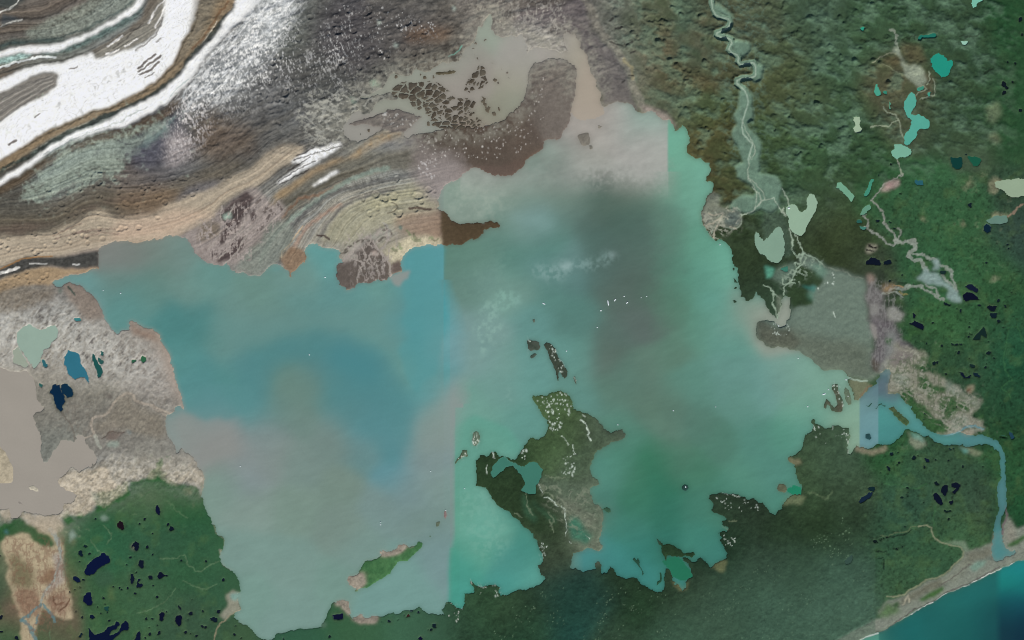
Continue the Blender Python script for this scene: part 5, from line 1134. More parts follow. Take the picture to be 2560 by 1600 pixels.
for q in "b 132,73,1.8 176,60,0 238,68,1.6 226,75,2 229,78,1.3 231,74,1 239,73,1 214,92,1.6 215,95,2.6 217,99,2.4 219,104,2 221,102,1.6 225,107,2 230,103,1.8 237,103,1 201,87,1.2 224,60,1 209,56,1.3 206,52,1 216,38,1.6 207,41,1.4 205,46,1.2 218,103,1.3 232,65,1.2 156,70,1.4 184,68,1.6 178,70,1.2 160,74,2 168,73,2 175,69,1.4 98,128,1 106,124,1.6 163,117,2 168,118,1.4".split()[1:]:
    x, y, r = map(float, q.split(","))
    if r == 0: continue
    pts = []
    for k in range(7):
        a = k / 7 * 6.283; rr = r * rp.uniform(.6, 1.35)
        pts.append("%.2f,%.2f" % (x + rr * math.cos(a), y + rr * 1.1 * math.sin(a)))
    island("b " + " ".join(pts), "loose dark mud islet in the open silty northern lake", (88, 80, 68), warp=3, name="mud_islet", group="loose mud islets in the silty northern lake")
island("b 170,68 178,68 184,68 188,66 190,67 186,70 178,71 170,71", "long thin dark mud bar in the silty northern lake", (84, 78, 62), warp=3)
island("b 86,117 92,115 105,112 116,108 125,104 135,103 142,106 150,109 158,111 150,116 146,121 140,124 136,122 128,124 120,119 112,120 104,118 92,119", "large lens-shaped brown-grey bar with frost specks in the silty northern lake", (112, 106, 102), warp=3, tex=.12)
specks("b 115,108 135,104 155,112 140,122 120,118", 40, (205, 204, 200), .8, 1.6, seed=31)
for s, c in (("o 74,45 80,48 82,60 78,66 74,58", None),):
    pass

silt = np.zeros(GX.shape, f32); silt[WID == 2] = 1; silt = blur(silt, 7)
sm = np.clip(silt * 1.6, 0, 1) * np.clip(.55 + .9 * (N20 * .5 + N8 * .6), 0, 1) * .6 * (RID < 200000)
isl = np.zeros(GX.shape, bool)
for k_, v_ in RNAMES.items():
    if v_[1] == "thing": isl |= (RID == k_)
sm[isl] *= .25
mixcol((slice(0, NY), slice(0, NX)), sm, srgb((140, 138, 128))); del silt, sm, isl
# ------------------------------------------------------------------ water colours (silt tones, with cloud shadow and haze mixed in)
WA = cps("""104,44:142,156,148 103,48:140,154,146 105,41:146,158,150 26,60:135,133,130 32,60:130,132,128 37,58:130,138,132 42,61:120,145,140 20,68:110,155,155 30,72:95,150,148 28,66:108,140,135 35,68:98,143,138 38,64:110,140,132 45,68:112,148,142
50,66:105,150,145 60,68:110,148,140 70,65:112,150,145 42,77:75,140,140 47,76:75,138,138 52,79:95,145,142 55,74:110,148,143 65,75:108,146,140 72,72:102,150,148 77,60:95,158,158 85,75:98,152,150 92,68:105,155,150 80,70:98,150,150
43,85:82,145,145 45,92:82,145,148 50,97:90,145,152 48,88:78,142,145 55,83:105,148,145 59,86:85,145,148 54,90:80,145,145
62,83:72,138,138 68,81:70,136,140 75,80:68,136,140 82,82:66,138,148 88,86:66,140,150 91,91:72,142,150 93,96:80,145,152 94,100:85,148,155 60,89:76,140,145 61,93:82,145,150 64,86:76,138,140
62,79:108,146,142 70,77:105,146,141 78,77:102,148,146 86,79:100,152,150 92,82:102,155,152 94,88:108,158,152 66,90:100,140,134 68,92:110,140,130 72,92:108,138,130 70,98:118,142,136 66,96:112,142,138 75,88:82,138,142
78,92:78,140,145 85,92:74,140,148 82,98:92,142,146 88,100:85,145,155 93,105:92,148,160 94,112:98,148,160 86,106:108,145,148 78,104:122,142,138 72,110:128,146,142 62,103:130,146,148 64,108:138,148,146 60,98:92,148,152
97,60:75,155,162 100,60:85,162,172 97,66:78,155,165 97,72:75,150,158 97,80:72,150,158 96,76:74,152,160 103,60:88,162,175 102,68:88,160,170 102,75:92,158,164 101,85:80,155,160 99,92:85,155,160 104,82:115,160,165 103,90:102,158,160 100,98:108,155,158 98,103:118,155,158
46,101:145,152,150 52,102:152,148,148 55,106:150,147,147 60,108:145,150,152 58,112:140,150,155 50,106:150,146,146 53,114:135,155,148 60,120:140,155,150 70,120:132,150,142 80,115:128,146,138 80,125:130,146,140 90,120:130,150,150
100,110:135,152,155 104,100:138,155,152 107,95:142,155,152 103,115:135,155,153 100,125:130,150,148 60,130:132,155,150 70,135:132,155,150 80,138:128,155,148 58,140:128,155,148 70,145:130,155,150 95,135:125,158,155 102,130:128,152,155 90,142:125,158,155
101,105:136,150,152 97,116:128,148,152 85,130:128,150,146""", bw=30)
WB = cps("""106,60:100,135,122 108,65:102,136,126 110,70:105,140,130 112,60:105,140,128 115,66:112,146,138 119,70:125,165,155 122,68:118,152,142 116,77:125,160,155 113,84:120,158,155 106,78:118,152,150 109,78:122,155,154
108,45:140,158,146 112,42:150,165,152 120,42:135,152,140 110,50:135,150,140 118,50:130,150,140 106,47:145,160,150 116,38:150,160,150 114,46:152,165,155 122,46:140,155,145
128,38:128,150,140 125,45:125,145,135 130,45:125,142,132 135,42:135,146,138 126,36:112,145,130 132,34:150,152,145 130,38:118,145,130 140,30:166,160,150 145,32:165,160,152 152,30:150,165,155 150,37:165,160,155 155,40:165,168,160 152,34:158,164,156 148,42:158,160,152
153,40:168,170,162 140,38:155,156,146 136,30:170,158,148 143,27:165,155,148 140,24:165,155,145 137,22:162,152,142 147,28:150,160,152 152,27:120,165,150
122,50:118,142,132 124,53:128,155,152 128,53:124,152,150 118,55:105,140,130 125,57:90,132,122 130,56:92,135,125 134,48:115,135,125 138,46:110,130,120 155,44:118,145,130
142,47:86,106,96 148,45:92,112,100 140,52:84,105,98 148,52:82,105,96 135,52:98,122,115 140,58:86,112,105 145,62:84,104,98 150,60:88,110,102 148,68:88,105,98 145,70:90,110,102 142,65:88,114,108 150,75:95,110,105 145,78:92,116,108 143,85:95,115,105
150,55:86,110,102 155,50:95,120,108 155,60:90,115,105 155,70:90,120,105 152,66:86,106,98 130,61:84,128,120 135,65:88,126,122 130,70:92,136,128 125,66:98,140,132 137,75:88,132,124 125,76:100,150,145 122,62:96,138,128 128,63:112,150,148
134,62:118,150,148 130,85:100,155,148 137,85:98,150,140 120,86:115,160,152 125,90:100,158,150 118,92:110,158,150 137,95:95,148,138 112,95:112,165,152 120,100:95,155,145 115,100:110,165,150 113,108:98,165,148 109,106:100,165,150 126,84:100,156,150
145,100:90,140,125 150,104:85,140,122 155,100:95,130,112 153,88:98,130,115 160,88:95,140,122 150,95:95,128,112 145,93:92,130,115 148,90:90,128,115""", bw=30)  # dark middle points hold cloud shadow, pale northern ones cloud haze
WC = cps("""157,30:118,172,152 160,30:115,170,150 158,34:118,175,152 163,38:118,172,150 166,42:122,176,157 164,47:118,172,152 160,45:118,165,145 158,42:115,162,142 159,50:105,145,130 160,55:98,140,122 165,57:105,160,140 160,65:88,138,118 165,65:100,155,138 172,62:112,172,152
170,72:100,160,145 160,75:88,134,114 165,78:95,148,130 172,80:98,155,142 158,80:95,130,112 160,98:92,130,115 165,100:84,130,114 165,92:92,145,130 172,90:98,150,140 175,95:95,148,135 180,92:105,158,150 185,90:118,162,150 190,92:122,168,150 195,97:112,165,145 188,97:100,162,142
178,103:80,140,125 170,105:78,130,112 160,108:76,128,106 180,110:78,140,125 175,113:82,145,125 185,103:82,150,130 192,103:90,155,138 185,112:80,145,130 187,118:72,140,122 200,100:135,175,150 202,105:138,172,148 202,97:132,172,150 199,94:125,168,150 175,118:72,138,120
155,110:48,125,95 150,112:60,125,100 146,108:74,138,118 157,115:42,120,95 150,118:52,125,100 157,122:42,118,98 148,125:56,130,115 165,112:68,130,105 165,120:62,130,110 170,118:68,135,115 143,112:80,145,130 150,130:42,128,116 157,130:40,120,105 165,128:56,135,118 168,132:52,130,118
145,133:52,140,135 140,131:56,140,138 135,131:66,144,144 150,136:46,135,130 154,139:50,140,130 143,120:70,130,115 176,72:140,155,140 180,75:150,158,145 184,77:160,165,152 178,68:110,165,150 174,75:118,162,148""", bw=30)
WD = cps("""109,112:96,164,146 110,120:98,170,150 115,118:104,170,153 118,125:96,166,148 113,130:85,165,145 120,132:68,150,140 125,128:68,150,135 125,137:78,160,148 108,135:62,160,142 108,140:60,160,145 120,138:62,155,145 123,130:56,142,130 122,122:72,150,135 130,136:80,165,150 115,125:104,178,160""", bw=26)
WE = cps("""204,94:105,142,145 205,100:105,155,162 205,104:105,155,165 203,98:108,152,158 209,90:95,125,140 206,92:95,130,142""", bw=24)
WF = cps("""208,98:66,150,146 210,103:62,142,140 215,95:84,155,150 218,102:72,148,146 212,89:88,118,130 210,92:92,110,124 212,86:82,148,145 215,84:108,142,138 222,102:70,145,142 230,104:72,138,142 236,108:70,138,142 237,118:72,132,138 236,130:66,138,140 218,78:120,130,130""", bw=24)
# ridge-to-ridge drift of silt inside each basin
sil = fbm(90, 4, 301, stretch=(1.4, .8), rot=.4); sil2 = fbm(18, 3, 303, stretch=(2, .8), rot=-.5)
xs = GX + 3.0 * WARPX
edge1 = np.where(GY < 700, 1109.0, np.where(GY < 830, 1109 + (GY - 700) * .35, np.where(GY < 1020, 1158.0 + 4 * WARPY, np.where(GY < 1370, 1138.0, 1125.0))))
def side(d, s): return np.clip(d / (2 * s) + .5, 0, 1).astype(f32)
s1 = np.where(GY < 700, side(GX - edge1, 1.5), np.where(GY < 1010, side(xs - edge1, 22.0), side(GX - edge1, 2.0)))
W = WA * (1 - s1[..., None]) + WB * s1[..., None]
s2 = np.where(GY < 430, side(GX - 1668, 1.5), np.where(GY < 520, side(GX - 1668, 40), side(GX - 1675 - 10 * WARPX, 55)))
s2 = np.maximum(s2, side(GY - 1130, 20) * side(GX - 1440, 20))
s2 = np.maximum(s2, side(GY - 1080, 60) * side(GX - 1480, 60))
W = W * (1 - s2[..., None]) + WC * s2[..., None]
s3 = soft_mask("z 107.6,101 112,98 120,101 124,106 120,110 124,120 138,140 138,152 105.9,152 106.2,132 107.4,126", 4, 1)
W = W * (1 - s3[..., None]) + WD * s3[..., None]
s4 = side(GX - 2149, 1.5) * side(GY - 900, 30) * (GX > 2100); W = W * (1 - s4[..., None]) + WE * s4[..., None]
s5 = side(GX - 2195.5, 1.5) * side(GY - 850, 40); W = W * (1 - s5[..., None]) + WF * s5[..., None]
W *= (1 + .035 * sil + .030 * sil2 + .012 * N3 + .020 * fbm(10, 3, 305, stretch=(3.5, .7), rot=-.25))[..., None]
# pale silt plumes and whitish wisps, plus cloud haze painted into the water
def plume_or_haze(s, c, a, soft=10, warp=12, fib=0):
    global W
    wn, m = cov(s, warp, soft)
    if wn is None: return
    if fib: m = m * np.clip(.35 + fib * (N8[wn] + .7 * N20[wn]), 0, 1)
    W[wn] = W[wn] * (1 - a * m[..., None]) + srgb(c) * (a * m[..., None])
plume_or_haze("g 0,50 20,52 42,60 34,66 20,62 0,56", (140, 170, 168), .5)
plume_or_haze("g 15,104 40,98 55,96 80,92 100,88 96,96 80,100 60,106 40,112 20,110", (150, 178, 176), .55, 8, 14, .8)
plume_or_haze("g 44,98 56,97 58,103 48,103", (160, 185, 184), .6, 5, 8); plume_or_haze("g 89,88 97,86 97,92 91,92", (158, 178, 178), .5, 5, 8)
plume_or_haze("f 226,128 240,118 242,140 232,142", (140, 185, 172), .7, 3, 8, .9); plume_or_haze("g 0,122 10,126 8,136 0,138", (135, 178, 168), .7, 3, 8, .9)
plume_or_haze("f 216,135 230,130 232,150 222,151 j 214,0 230,4 234,18 222,26 212,36 208,40 210,28 208,10", (150, 190, 178), .5, 4, 14, 1.0)
plume_or_haze("f 192,118 215,95 240,85 240,130 210,140", (125, 160, 148), .25, 8, 14, .8)
plume_or_haze("j 236,68 241,60 241,80 236,78", (135, 180, 170), .5, 4, 10, .8)
plume_or_haze("n 190,10 215,8 235,40 240,60 225,80 200,60 190,40", (124, 184, 166), .35, 10, 12, .8)
plume_or_haze("g 120,25 135,16 150,22 146,36 124,34", (150, 165, 155), .35, 12, 14, .5); plume_or_haze("g 60,8 100,4 145,0 146,20 110,22 75,26", (172, 174, 167), .55, 14, 16, .6)  # north-arm cloud haze blended into the water colour
plume_or_haze("g 0,0 30,-10 60,0 80,20 40,28 10,20", (140, 152, 140), .3, 14, 18, .6)
plume_or_haze("f 176,22 200,10 230,20 241,40 225,56 190,52 176,40", (168, 178, 166), .5, 14, 14, .5)  # pale haze of the cloud edge, painted on the water
plume_or_haze("f 126,110 135,107 142,104 146,104 142,112 136,119 130,118", (154, 152, 150), .9, 2, 4)
plume_or_haze("c 58,100 70,98 84,104 86,118 78,130 64,122 56,112", (166, 156, 146), .6, 8, 10)
plume_or_haze("i 170,84 176,86 190,93 215,95 215,105 230,125 200,135 180,130 168,112 164,98", (152, 148, 146), .5, 8, 8)
plume_or_haze("f -40,150 60,146 140,130 141,151 j 138,20 134,34 120,24 100,15 80,10 60,8 30,14 10,20 -20,30 -40,10", (106, 150, 148), .55, 12, 10)
plume_or_haze("j -20,34 2,27 20,18 40,12.5 60,11 80,14 100,20 115,28 126,40 134,52 139,66 148,84 148,110 138,130 128,140 118,128 108,112 92,98 76,84 66,66 62,48 48,38 30,40 14,50 10,66 12,80 2,84 -8,70 -18,56 -26,44", (78, 140, 146), .48, 10, 8)
plume_or_haze("j 8,56 20,44 36,40 52,42 62,52 66,68 62,84 40,96 20,94 10,80", (108, 140, 132), .35, 22, 16)
plume_or_haze("j 66,30 90,24 112,34 122,50 110,60 86,54 70,44", (62, 138, 148), .5, 14, 8)
plume_or_haze("f 146,104 143,112 139,120 140,130 141,142 138,151 j 141,6 153,9 150,15 138,22 134,30 139,40 140,50 144,60 152,70 156,60 170,50 176,20 180,0 f 176,120 178,82 150,84", (78, 156, 162), .6, 5, 4)
plume_or_haze("i 172,80 200,60 236,60 241,80 230,92 214,93 190,93 176,87", (86, 146, 150), .6, 4, 6)
plume_or_haze("j 150,95 160,84 176,74 192,62 196,80 190,98 186,120 160,128 150,116", (142, 154, 150), .55, 12, 8)
for s in ("e 239,109 f 12,104 24,100 32,108 50,98", "f 140,92 150,84 176,82"):
    plume_or_haze(s + " " + " ".join("%s" % q for q in []), (80, 155, 160), .35, 4, 5)
dk = np.array((.88, .93, .93), f32) * np.ones(W.shape, f32)
low = (np.clip((GY - 1080) / 150, 0, 1) * (GX < 1150))[..., None]; top_ = (np.clip((500 - GY) / 60, 0, 1) * (GX > 1150) * (GX < 1672))[..., None]; dk = dk * (1 - top_) + top_ * 1.03
left_ = (GX < 1109)[..., None] * np.array((.05, .0, .02), f32); dk = dk - left_
W *= dk * (1 - low) + np.array((.82, .91, .88), f32) * low
lumw = W.mean(-1, keepdims=True)
nt_ = top_ * .45 + .17 * (GX < 1109)[..., None] * np.clip((1300 - GY) / 200, 0, 1)[..., None] + .16 * (1 - top_) * (GX > 1125)[..., None] * np.clip((GY - 600) / 300, 0, 1)[..., None]
W = W * (1 - nt_) + lumw * nt_ * np.array((.98, 1.01, .99), f32)
W *= 1 + top_ * (.10 * N60 + .07 * fbm(28, 4, 310, .6, stretch=(1.8, .7), rot=-.3))[..., None]  # cloud mottling painted into the north arm
W[:] = np.clip(W, 0, 1)
k_lake = 1
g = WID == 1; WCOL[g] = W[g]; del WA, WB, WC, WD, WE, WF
# silty northern lake
WS = cps("""100,36:145,150,142 85,38:150,148,142 95,34:150,146,140 92,40:150,150,144 105,20:150,145,138 110,14:148,148,140 115,8:148,158,146 112,18:150,145,138 122,20:150,148,135 118,28:142,142,128 123,25:142,146,132 115,33:150,138,128 105,15:148,150,140 122,12:158,156,150
135,14:160,155,142 130,12:160,156,150 140,16:166,155,142 140,22:165,155,142 138,28:168,158,146 124,17:160,158,150 98,22:146,149,138 100,16:144,150,140""", bw=26)
g = WID == 2; WCOL[g] = (WS * (1 + .03 * sil + .02 * N20)[..., None])[g]; del WS
SE_ = cps("""205,151:75,140,122 209,149:24,92,92 215,146:28,100,98 220,145:30,96,94 225,142:32,102,98 230,141:30,100,98 228,149:26,92,90 232,148:24,86,86 235,149:22,72,78""", bw=30)
SF_ = cps("""238,133:30,128,130 241,132:28,128,132 238,137:28,128,120 241,138:24,115,115 238,142:22,92,96 241,143:16,66,82 237,147:16,60,72 240,148:14,54,70 242,150:10,38,58 236,151:20,62,72 238,150:14,44,58""", bw=26)
s6 = side(GX - 2496, 9); s6b = side(GY - 1530, 40)
SEA_C = SE_ * (1 - s6[..., None]) + SF_ * s6[..., None]
s7 = side(2197 - GX, 1.5); SEA_C = SEA_C * (1 - s7[..., None]) + srgb((80, 142, 126)) * s7[..., None]
g = WID == 3; WCOL[g] = (SEA_C * (1 + .03 * sil + .03 * sil2)[..., None])[g]
g = WID == 4; WCOL[g] = (srgb((156, 150, 142)) * (1 + .03 * sil + .008 * N20)[..., None])[g]

def foam(s, width, name_alpha=.9, warp=2.5, tex=.5):
    pts = T(s); wn, m = line_cov(pts, width, warp, 1.5)
    m = m * np.clip(.75 + tex * (N8[wn] + N20[wn]), 0, 1) * name_alpha
    WCOL[wn] = WCOL[wn] * (1 - m[..., None]) + srgb((232, 236, 234)) * m[..., None]
foam("p 84.5,152 92,148.3 98,146.6 103.8,145.2", 4, 1, 1, .1)
foam("p 106,140.5 114,137.4 122,133.2", 3.4, 1); foam("p 124,132.2 136,126.2 146,120.2 156,114.4", 3.2, 1)
foam("p 158,112.5 172,105.5 182,101 190,98.2", 3.4, 1); foam("p 192,96.5 204,90.6 216,84.5 226,80.5 236,76.2 246,74.4", 3.4, 1)

# ------------------------------------------------------------------ sun glints painted as pale strokes and specks along streams and bars
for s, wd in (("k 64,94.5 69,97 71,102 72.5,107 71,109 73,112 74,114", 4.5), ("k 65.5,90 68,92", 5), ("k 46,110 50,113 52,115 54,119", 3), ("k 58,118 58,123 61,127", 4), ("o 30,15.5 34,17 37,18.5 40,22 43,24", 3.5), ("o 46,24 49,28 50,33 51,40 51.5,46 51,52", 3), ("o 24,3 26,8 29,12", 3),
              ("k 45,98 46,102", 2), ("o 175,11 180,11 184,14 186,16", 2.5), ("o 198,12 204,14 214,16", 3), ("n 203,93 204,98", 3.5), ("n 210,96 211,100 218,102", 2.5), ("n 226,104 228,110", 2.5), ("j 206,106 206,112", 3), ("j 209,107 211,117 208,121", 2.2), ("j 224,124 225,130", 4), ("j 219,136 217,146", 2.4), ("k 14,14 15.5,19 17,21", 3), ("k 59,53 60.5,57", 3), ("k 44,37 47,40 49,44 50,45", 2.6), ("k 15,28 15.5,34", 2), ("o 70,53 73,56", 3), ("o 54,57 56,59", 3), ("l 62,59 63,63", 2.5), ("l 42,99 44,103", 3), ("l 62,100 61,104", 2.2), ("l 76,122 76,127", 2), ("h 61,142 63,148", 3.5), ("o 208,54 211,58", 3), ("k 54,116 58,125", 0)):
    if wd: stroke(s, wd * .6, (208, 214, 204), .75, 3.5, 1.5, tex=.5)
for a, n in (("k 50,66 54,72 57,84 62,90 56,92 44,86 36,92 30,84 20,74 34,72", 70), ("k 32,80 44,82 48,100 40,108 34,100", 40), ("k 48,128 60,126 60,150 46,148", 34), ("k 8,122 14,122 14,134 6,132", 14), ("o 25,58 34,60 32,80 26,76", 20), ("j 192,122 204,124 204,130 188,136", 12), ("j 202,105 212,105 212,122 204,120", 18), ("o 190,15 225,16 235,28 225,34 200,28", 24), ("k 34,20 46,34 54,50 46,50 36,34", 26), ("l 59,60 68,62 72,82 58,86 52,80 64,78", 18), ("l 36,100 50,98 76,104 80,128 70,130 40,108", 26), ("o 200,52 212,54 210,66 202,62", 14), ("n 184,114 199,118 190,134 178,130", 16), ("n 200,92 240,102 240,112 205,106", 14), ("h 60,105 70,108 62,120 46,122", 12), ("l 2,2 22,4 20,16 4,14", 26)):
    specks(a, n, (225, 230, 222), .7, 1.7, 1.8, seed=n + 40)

# ------------------------------------------------------------------ build the meshes
lc = blur(LC, 1) * .45 + LC * .55
inland = np.clip((blur(LC, 5) - .45) / .55, 0, 1)
Z = np.where(lc > .5, (lc - .5) * 1.2 + REL * inland, (lc - .5) * 6.0).astype(f32)
Z[lc > .5] = np.maximum(Z[lc > .5], (lc[lc > .5] - .5) * .6)
cool = np.clip((GX - 1150) / 80, 0, 1) * np.clip((GY - 560) / 80, 0, 1)
COL *= 1 - cool[..., None] * np.array((.10, .01, .03), f32)
g1 = .06 + .05 * DARKF + .05 * DEBRIS + .03 * GLAC + .04 * UPE + .045 * np.clip(GREEN, 0, 1) * (GX > 1500) + .02 * BARREN
icem = np.zeros(GX.shape, bool)
for k_, v_ in RNAMES.items():
    if v_[0] == "glacier_ice": icem |= RID == k_
g1 = np.where(icem, .03, g1)
COL *= np.clip(1 + GR * g1, .3, 1.8)[..., None]
# shallows: the bed shows faintly through the first metres of water
shal = np.clip(blur(LC, 2) * 1.3 + .5 * blur(LC, 6) * np.clip((GX - 1150) / 60, 0, 1), 0, 1)[..., None] * .42 * ((WID > 0) & (WID < 4))[..., None]
WCOL = WCOL * (1 - shal) + np.minimum(COL, .35) * shal; del shal
COL = np.clip(np.clip(COL, .002, 1.0) / GAIN, 0, .93)
WCOL = np.clip(WCOL, .001, .92) / GAIN


def material(name, rough, spec, fine, fine_scale, bump=0.0, bump_scale=40.0):
    m = bpy.data.materials.new(name); m.use_nodes = True
    t = m.node_tree; b = t.nodes["Principled BSDF"]
    at = t.nodes.new("ShaderNodeAttribute"); at.attribute_name = "surface_colour"
    tc = t.nodes.new("ShaderNodeTexCoord")
    nz = t.nodes.new("ShaderNodeTexNoise"); nz.inputs["Scale"].default_value = fine_scale; nz.inputs["Detail"].default_value = 4.0
    t.links.new(tc.outputs["Object"], nz.inputs["Vector"])
    mr = t.nodes.new("ShaderNodeMapRange"); mr.inputs[1].default_value = .25; mr.inputs[2].default_value = .75
    mr.inputs[3].default_value = 1 - fine; mr.inputs[4].default_value = 1 + fine
    t.links.new(nz.outputs[0], mr.inputs[0])
    mx = t.nodes.new("ShaderNodeVectorMath"); mx.operation = 'SCALE'
    t.links.new(at.outputs["Color"], mx.inputs[0]); t.links.new(mr.outputs[0], mx.inputs["Scale"])
    t.links.new(mx.outputs[0], b.inputs["Base Color"])
    b.inputs["Roughness"].default_value = rough
    b.inputs["Specular IOR Level"].default_value = spec
    if bump:
        n2 = t.nodes.new("ShaderNodeTexNoise"); n2.inputs["Scale"].default_value = bump_scale; n2.inputs["Detail"].default_value = 3.0
        t.links.new(tc.outputs["Object"], n2.inputs["Vector"])
        bp = t.nodes.new("ShaderNodeBump"); bp.inputs["Strength"].default_value = bump; bp.inputs["Distance"].default_value = .01
        t.links.new(n2.outputs[0], bp.inputs["Height"]); t.links.new(bp.outputs[0], b.inputs["Normal"])
    return m


M_LAND = material("rock_and_vegetation", .95, .1, .10, 38.0)
M_ICE = material("bare_glacier_ice", .8, .25, .05, 60.0)
M_WATER = material("silty_water", .4, .12, .02, 25.0, .15, 18.0)

VIDX = np.arange(NX * NY, dtype=np.int64).reshape(NY, NX)
WXp = ((GX - 1280) * PX).astype(f32); WYp = ((800 - GY) * PX).astype(f32)


def build(name, cells, z, col, mat, props, origin_base=False):
    jj, ii = np.nonzero(cells[:-1, :-1])
    if len(jj) == 0: return None
    a = VIDX[jj, ii]; q = np.stack([a + NX, a + NX + 1, a + 1, a], 1)
    u, inv = np.unique(q, return_inverse=True); inv = inv.reshape(q.shape)
    co = np.stack([WXp.ravel()[u], WYp.ravel()[u], z.ravel()[u]], 1)
    loc = (float(co[:, 0].mean()), float(co[:, 1].mean()), 0.0) if origin_base else (0.0, 0.0, 0.0)
    co = co - np.array(loc, f32)
    me = bpy.data.meshes.new(name)
    me.vertices.add(len(u)); me.vertices.foreach_set("co", co.astype(f32).ravel())
    me.loops.add(q.size); me.loops.foreach_set("vertex_index", inv.ravel().astype(np.int32))
    me.polygons.add(len(q)); me.polygons.foreach_set("loop_start", np.arange(0, q.size, 4, dtype=np.int32))
    me.polygons.foreach_set("loop_total", np.full(len(q), 4, np.int32))
    me.update(calc_edges=True)
    ca = me.color_attributes.new("surface_colour", 'FLOAT_COLOR', 'POINT')
    c4 = np.ones((len(u), 4), f32); c4[:, :3] = col.reshape(-1, 3)[u]
    ca.data.foreach_set("color", c4.ravel())
    me.materials.append(mat)
    me.validate()
    o = bpy.data.objects.new(name, me); S.collection.objects.link(o); o.location = loc
    kind, label, cat, group = props
    if kind != "thing": o["kind"] = kind
    if label: o["label"] = label
    if cat: o["category"] = cat
    if group: o["group"] = group
    return o


def one_piece(cells):
    jj, ii = np.nonzero(cells)
    left = set(zip(jj.tolist(), ii.tolist())); best = []
    while left:
        st = [left.pop()]; comp = []
        while st:
            a, b = st.pop(); comp.append((a, b))
            for q in ((a + 1, b), (a - 1, b), (a, b + 1), (a, b - 1)):
                if q in left: left.remove(q); st.append(q)
        if len(comp) > len(best): best = comp
    out = np.zeros_like(cells)
    if best:
        bj, bi = zip(*best); out[list(bj), list(bi)] = True
    return out


# water: everything whose bed lies under the water level, each body its own mesh
wet = blur((lc < .62).astype(f32), 1) > .02
wet_id = np.where(wet, WID, 0)
zflat = np.zeros(GX.shape, f32)
# land cells are skipped where deep under a water sheet only if wholly hidden
for k, (nm, kind, lb, ct, gp) in WNAMES.items():
    cl = wet_id == k
    build(nm, one_piece(cl) if kind == "thing" else cl, zflat, WCOL, M_WATER, (kind, lb, ct, gp), kind == "thing")
Zb = (Z * PX).astype(f32)
used = np.unique(RID)
for k in used:
    nm, kind, lb, ct, gp = RNAMES[int(k)]
    cells = RID == k
    if kind == "thing" and cells.sum() < 3: continue
    build(nm, cells, Zb, COL, M_ICE if nm == "glacier_ice" else M_LAND, (kind, lb, ct, gp), kind == "thing")

def find(label):
    return next((o for o in S.collection.objects if o.get("label") == label), None)


isle = find("long green leaf-shaped island in the southern part of the lake")
for lb in ("pinkish sand shoal at the western tip of the long green island", "ragged pinkish sand fringe on the northern side of the long green island"):
    ch = find(lb)
    if isle and ch:
        ch.location = ch.location - isle.location; ch.parent = isle
        del ch["category"]
        ch.name = ch.data.name = "sandbar"

# the country beyond the traced area, a little lower so that it never meets the detailed ground
import bmesh
bm = bmesh.new()
v = [bm.verts.new((x, y, -.12)) for x, y in ((-300, -300), (300, -300), (300, 300), (-300, 300))]; bm.faces.new(v)
me = bpy.data.meshes.new("outer_ground"); bm.to_mesh(me); bm.free()
mo = bpy.data.materials.new("distant_green_country"); mo.use_nodes = True; t_ = mo.node_tree
nz = t_.nodes.new("ShaderNodeTexNoise"); nz.inputs["Scale"].default_value = .35; nz.inputs["Detail"].default_value = 10
tc = t_.nodes.new("ShaderNodeTexCoord"); t_.links.new(tc.outputs["Object"], nz.inputs["Vector"])
rp_ = t_.nodes.new("ShaderNodeValToRGB"); rp_.color_ramp.elements[0].position = .35; rp_.color_ramp.elements[1].position = .65
rp_.color_ramp.elements[0].color = (.03, .07, .035, 1); rp_.color_ramp.elements[1].color = (.07, .12, .05, 1)
t_.links.new(nz.outputs[0], rp_.inputs[0]); t_.links.new(rp_.outputs[0], t_.nodes["Principled BSDF"].inputs["Base Color"])
t_.nodes["Principled BSDF"].inputs["Roughness"].default_value = .95
me.materials.append(mo); o = bpy.data.objects.new("outer_ground", me); S.collection.objects.link(o); o["kind"] = "structure"

# ------------------------------------------------------------------ icebergs
def iceberg(x, y, L, Wd, ang, label, group=None):
    """a small tabular berg: faceted, taller at one end, with a darker waterline shelf"""
    import bmesh
    r = np.random.RandomState(int(x * 7 + y * 13) % 9999)
    bm = bmesh.new(); n = 10; rings = []
    for lev, (sc, zz) in enumerate(((1.0, -.012), (1.04, .002), (.86, .008), (.6, .012))):
        ring = []
        for k in range(n):
            a = k / n * 6.2832; rr = sc * (1 + .22 * r.uniform(-1, 1))
            ring.append(bm.verts.new((math.cos(a) * L * PX / 2 * rr, math.sin(a) * Wd * PX / 2 * rr, zz * (1 + .35 * math.cos(a)) if lev > 1 else zz)))
        rings.append(ring)
    for p, q in zip(rings, rings[1:]):
        for k in range(n): bm.faces.new((p[k], p[(k + 1) % n], q[(k + 1) % n], q[k]))
    bm.faces.new(rings[-1]); bm.faces.new(rings[0][::-1])
    me = bpy.data.meshes.new("iceberg"); bm.to_mesh(me); bm.free()
    me.materials.append(M_BERG)
    o = bpy.data.objects.new("iceberg", me); S.collection.objects.link(o)
    o.location = ((x - 1280) * PX, (800 - y) * PX, 0); o.rotation_euler = (0, 0, ang)
    o["label"] = label; o["category"] = "iceberg"; o["group"] = group or "icebergs drifting in the lake"


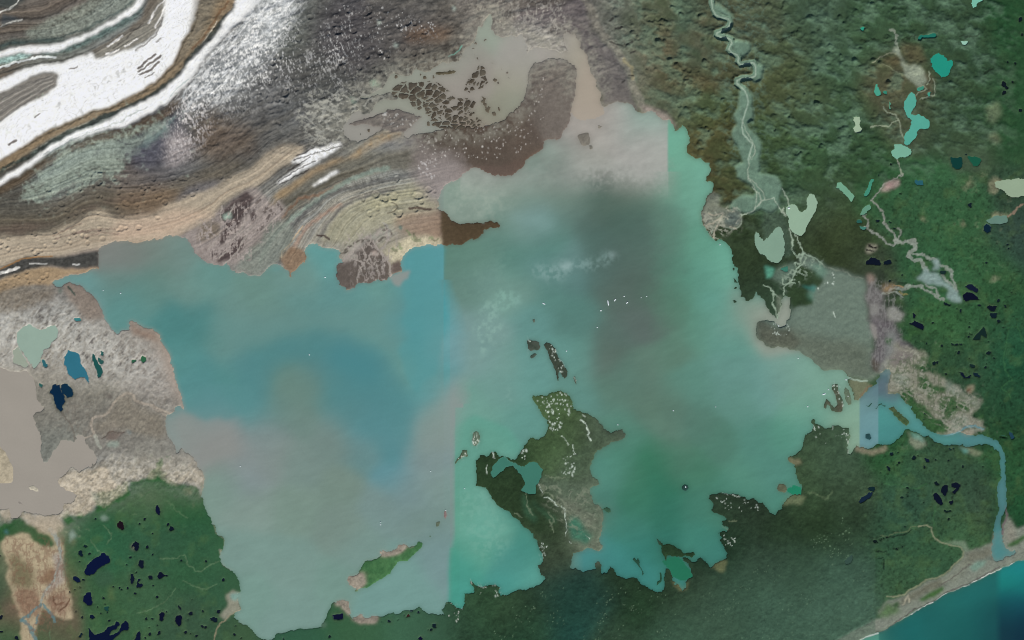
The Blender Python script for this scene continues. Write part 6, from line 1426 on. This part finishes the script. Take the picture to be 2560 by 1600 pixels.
M_BERG = bpy.data.materials.new("white_berg_ice"); M_BERG.use_nodes = True
_b = M_BERG.node_tree.nodes["Principled BSDF"]; _b.inputs["Roughness"].default_value = .7
_n = M_BERG.node_tree.nodes.new("ShaderNodeTexNoise"); _n.inputs["Scale"].default_value = 30
_r = M_BERG.node_tree.nodes.new("ShaderNodeValToRGB")
_r.color_ramp.elements[0].color = (.6, .7, .72, 1); _r.color_ramp.elements[1].color = (.88, .9, .9, 1)
M_BERG.node_tree.links.new(_n.outputs[0], _r.inputs[0]); M_BERG.node_tree.links.new(_r.outputs[0], _b.inputs["Base Color"])
BERGS = [("g 90.8,134.8", 14, 3.2, -1.35, "longest white iceberg, upright splinter in the grey middle of the lake"),
 ("g 97.3,132.3", 8, 3, .95, "short slanted iceberg just right of the longest one"),
 ("g 108.8,134.8", 7, 2.6, .9, "small slanted iceberg east of the two splinters"),
 ("g 84,142.2", 5, 4.4, 0, "round white iceberg below the longest one"),
 ("g 106,128.7", 4, 3.4, 0, "small round iceberg above the slanted eastern one"),
 ("g 127.2,128.7", 3.4, 3, 0, "dot of an iceberg, easternmost in the grey middle of the lake"),
 ("g 30,135.7", 8, 3, -.35, "flat white iceberg between the pale wisps and the grey water"),
 ("g 122,130", 3, 2.6, 0, "tiny iceberg beside the easternmost dot"),
 ("g 196.5,80", 5, 2.6, .2, "small white iceberg near the small fan delta on the east shore"),
 ("k 51.5,29.2", 4.5, 3, .3, "small iceberg east of the two-pronged dark island"),
 ("k 80.5,7", 4, 2.8, 0, "faint small iceberg in the grey water north of the peninsula"),
 ("k 192.4,82", 3.4, 2.6, 0, "dot of an iceberg in the green eastern water"),
 ("k 152.5,85.6", 4.2, 3.4, 0, "lone dirty iceberg speck in the open green water"),
 ("k 100,99", 3.2, 4.4, 0, "small iceberg off the eastern point of the peninsula"),
 ("e 114,125.8", 4.2, 4, 0, "white iceberg dot in the north-western bay"),
 ("e 97.5,123.2", 3, 2.8, 0, "smaller iceberg dot west of the one in the north-western bay"),
 ("f 65.3,110.7", 4.4, 4, 0, "white iceberg dot between the orange headland and the brown delta"),
 ("i 227,138.3", 3.8, 2.8, 0, "iceberg dot in the pinkish western water"),
 ("j 50.4,32.8", 4, 4, 0, "iceberg dot on the dark blue arc of water"),
 ("j 165,143", 3.4, 2.6, 0, "tiny iceberg in the pale water beside the straight colour boundary"),
 ("n 117.6,42.2", 5, 2.8, 0, "lower iceberg of the close pair above the long green island"),
 ("n 117.8,39.8", 4, 2.2, 0, "upper iceberg of the close pair above the long green island"),
 ("n 179.3,28.6", 3.4, 3, 0, "tiny iceberg at the tip of the thin pinkish islet"),
 ("n 197,8", 3.4, 2.8, 0, "small iceberg in the mint bay west of the wooded neck"),
 ("l 53,70", 9, 3, .35, "flat slanted iceberg beside the hook-shaped islet"),
 ("l 57.2,65.8", 4.2, 3.2, 0, "small iceberg just above the flat slanted one"),
 ("l 37.5,81.8", 4.2, 3.8, 0, "round iceberg in the green water west of the hook-shaped islet"),
 ("l 28.5,36", 3.4, 3, 0, "tiny iceberg near the edge of the grey fan"),
 ("l 73.8,56.4", 4.6, 4, 0, "white iceberg stranded at the head of the sand spit"),
 ("l 75.5,72", 3.6, 4.6, 0, "white block in place of a sun glint on the lens-shaped islet"),  # white solid added where a sun glint lies on the islet
 ("l 10,5.5", 5, 4.5, 0, "ice block stranded at the mouth of the pale lagoon"),
 ("h 19.7,45.6", 6, 4, .2, "white ice block in the heart-shaped lake"),
 ("o 164,6.5", 5, 6, .3, "white block in place of a sun glint on the round dark islet off the southern shore"),  # stands for a glint spot, shaped like the bergs
 ("o 57.2,52.6", 4.4, 3.8, 0, "white block in place of a sun glint on the southern sand flats of the peninsula"),  # glint on the sand flats, added as a white solid
 ("f 123,140.4", 0, 0, 0, ""),
 ]
for s, L, Wd, ang, lb in BERGS:
    if L: p = T(s)[0]; q_ = .78 if L < 5.5 else 1.0; iceberg(p[0], p[1], L * q_, Wd * q_, ang, lb)
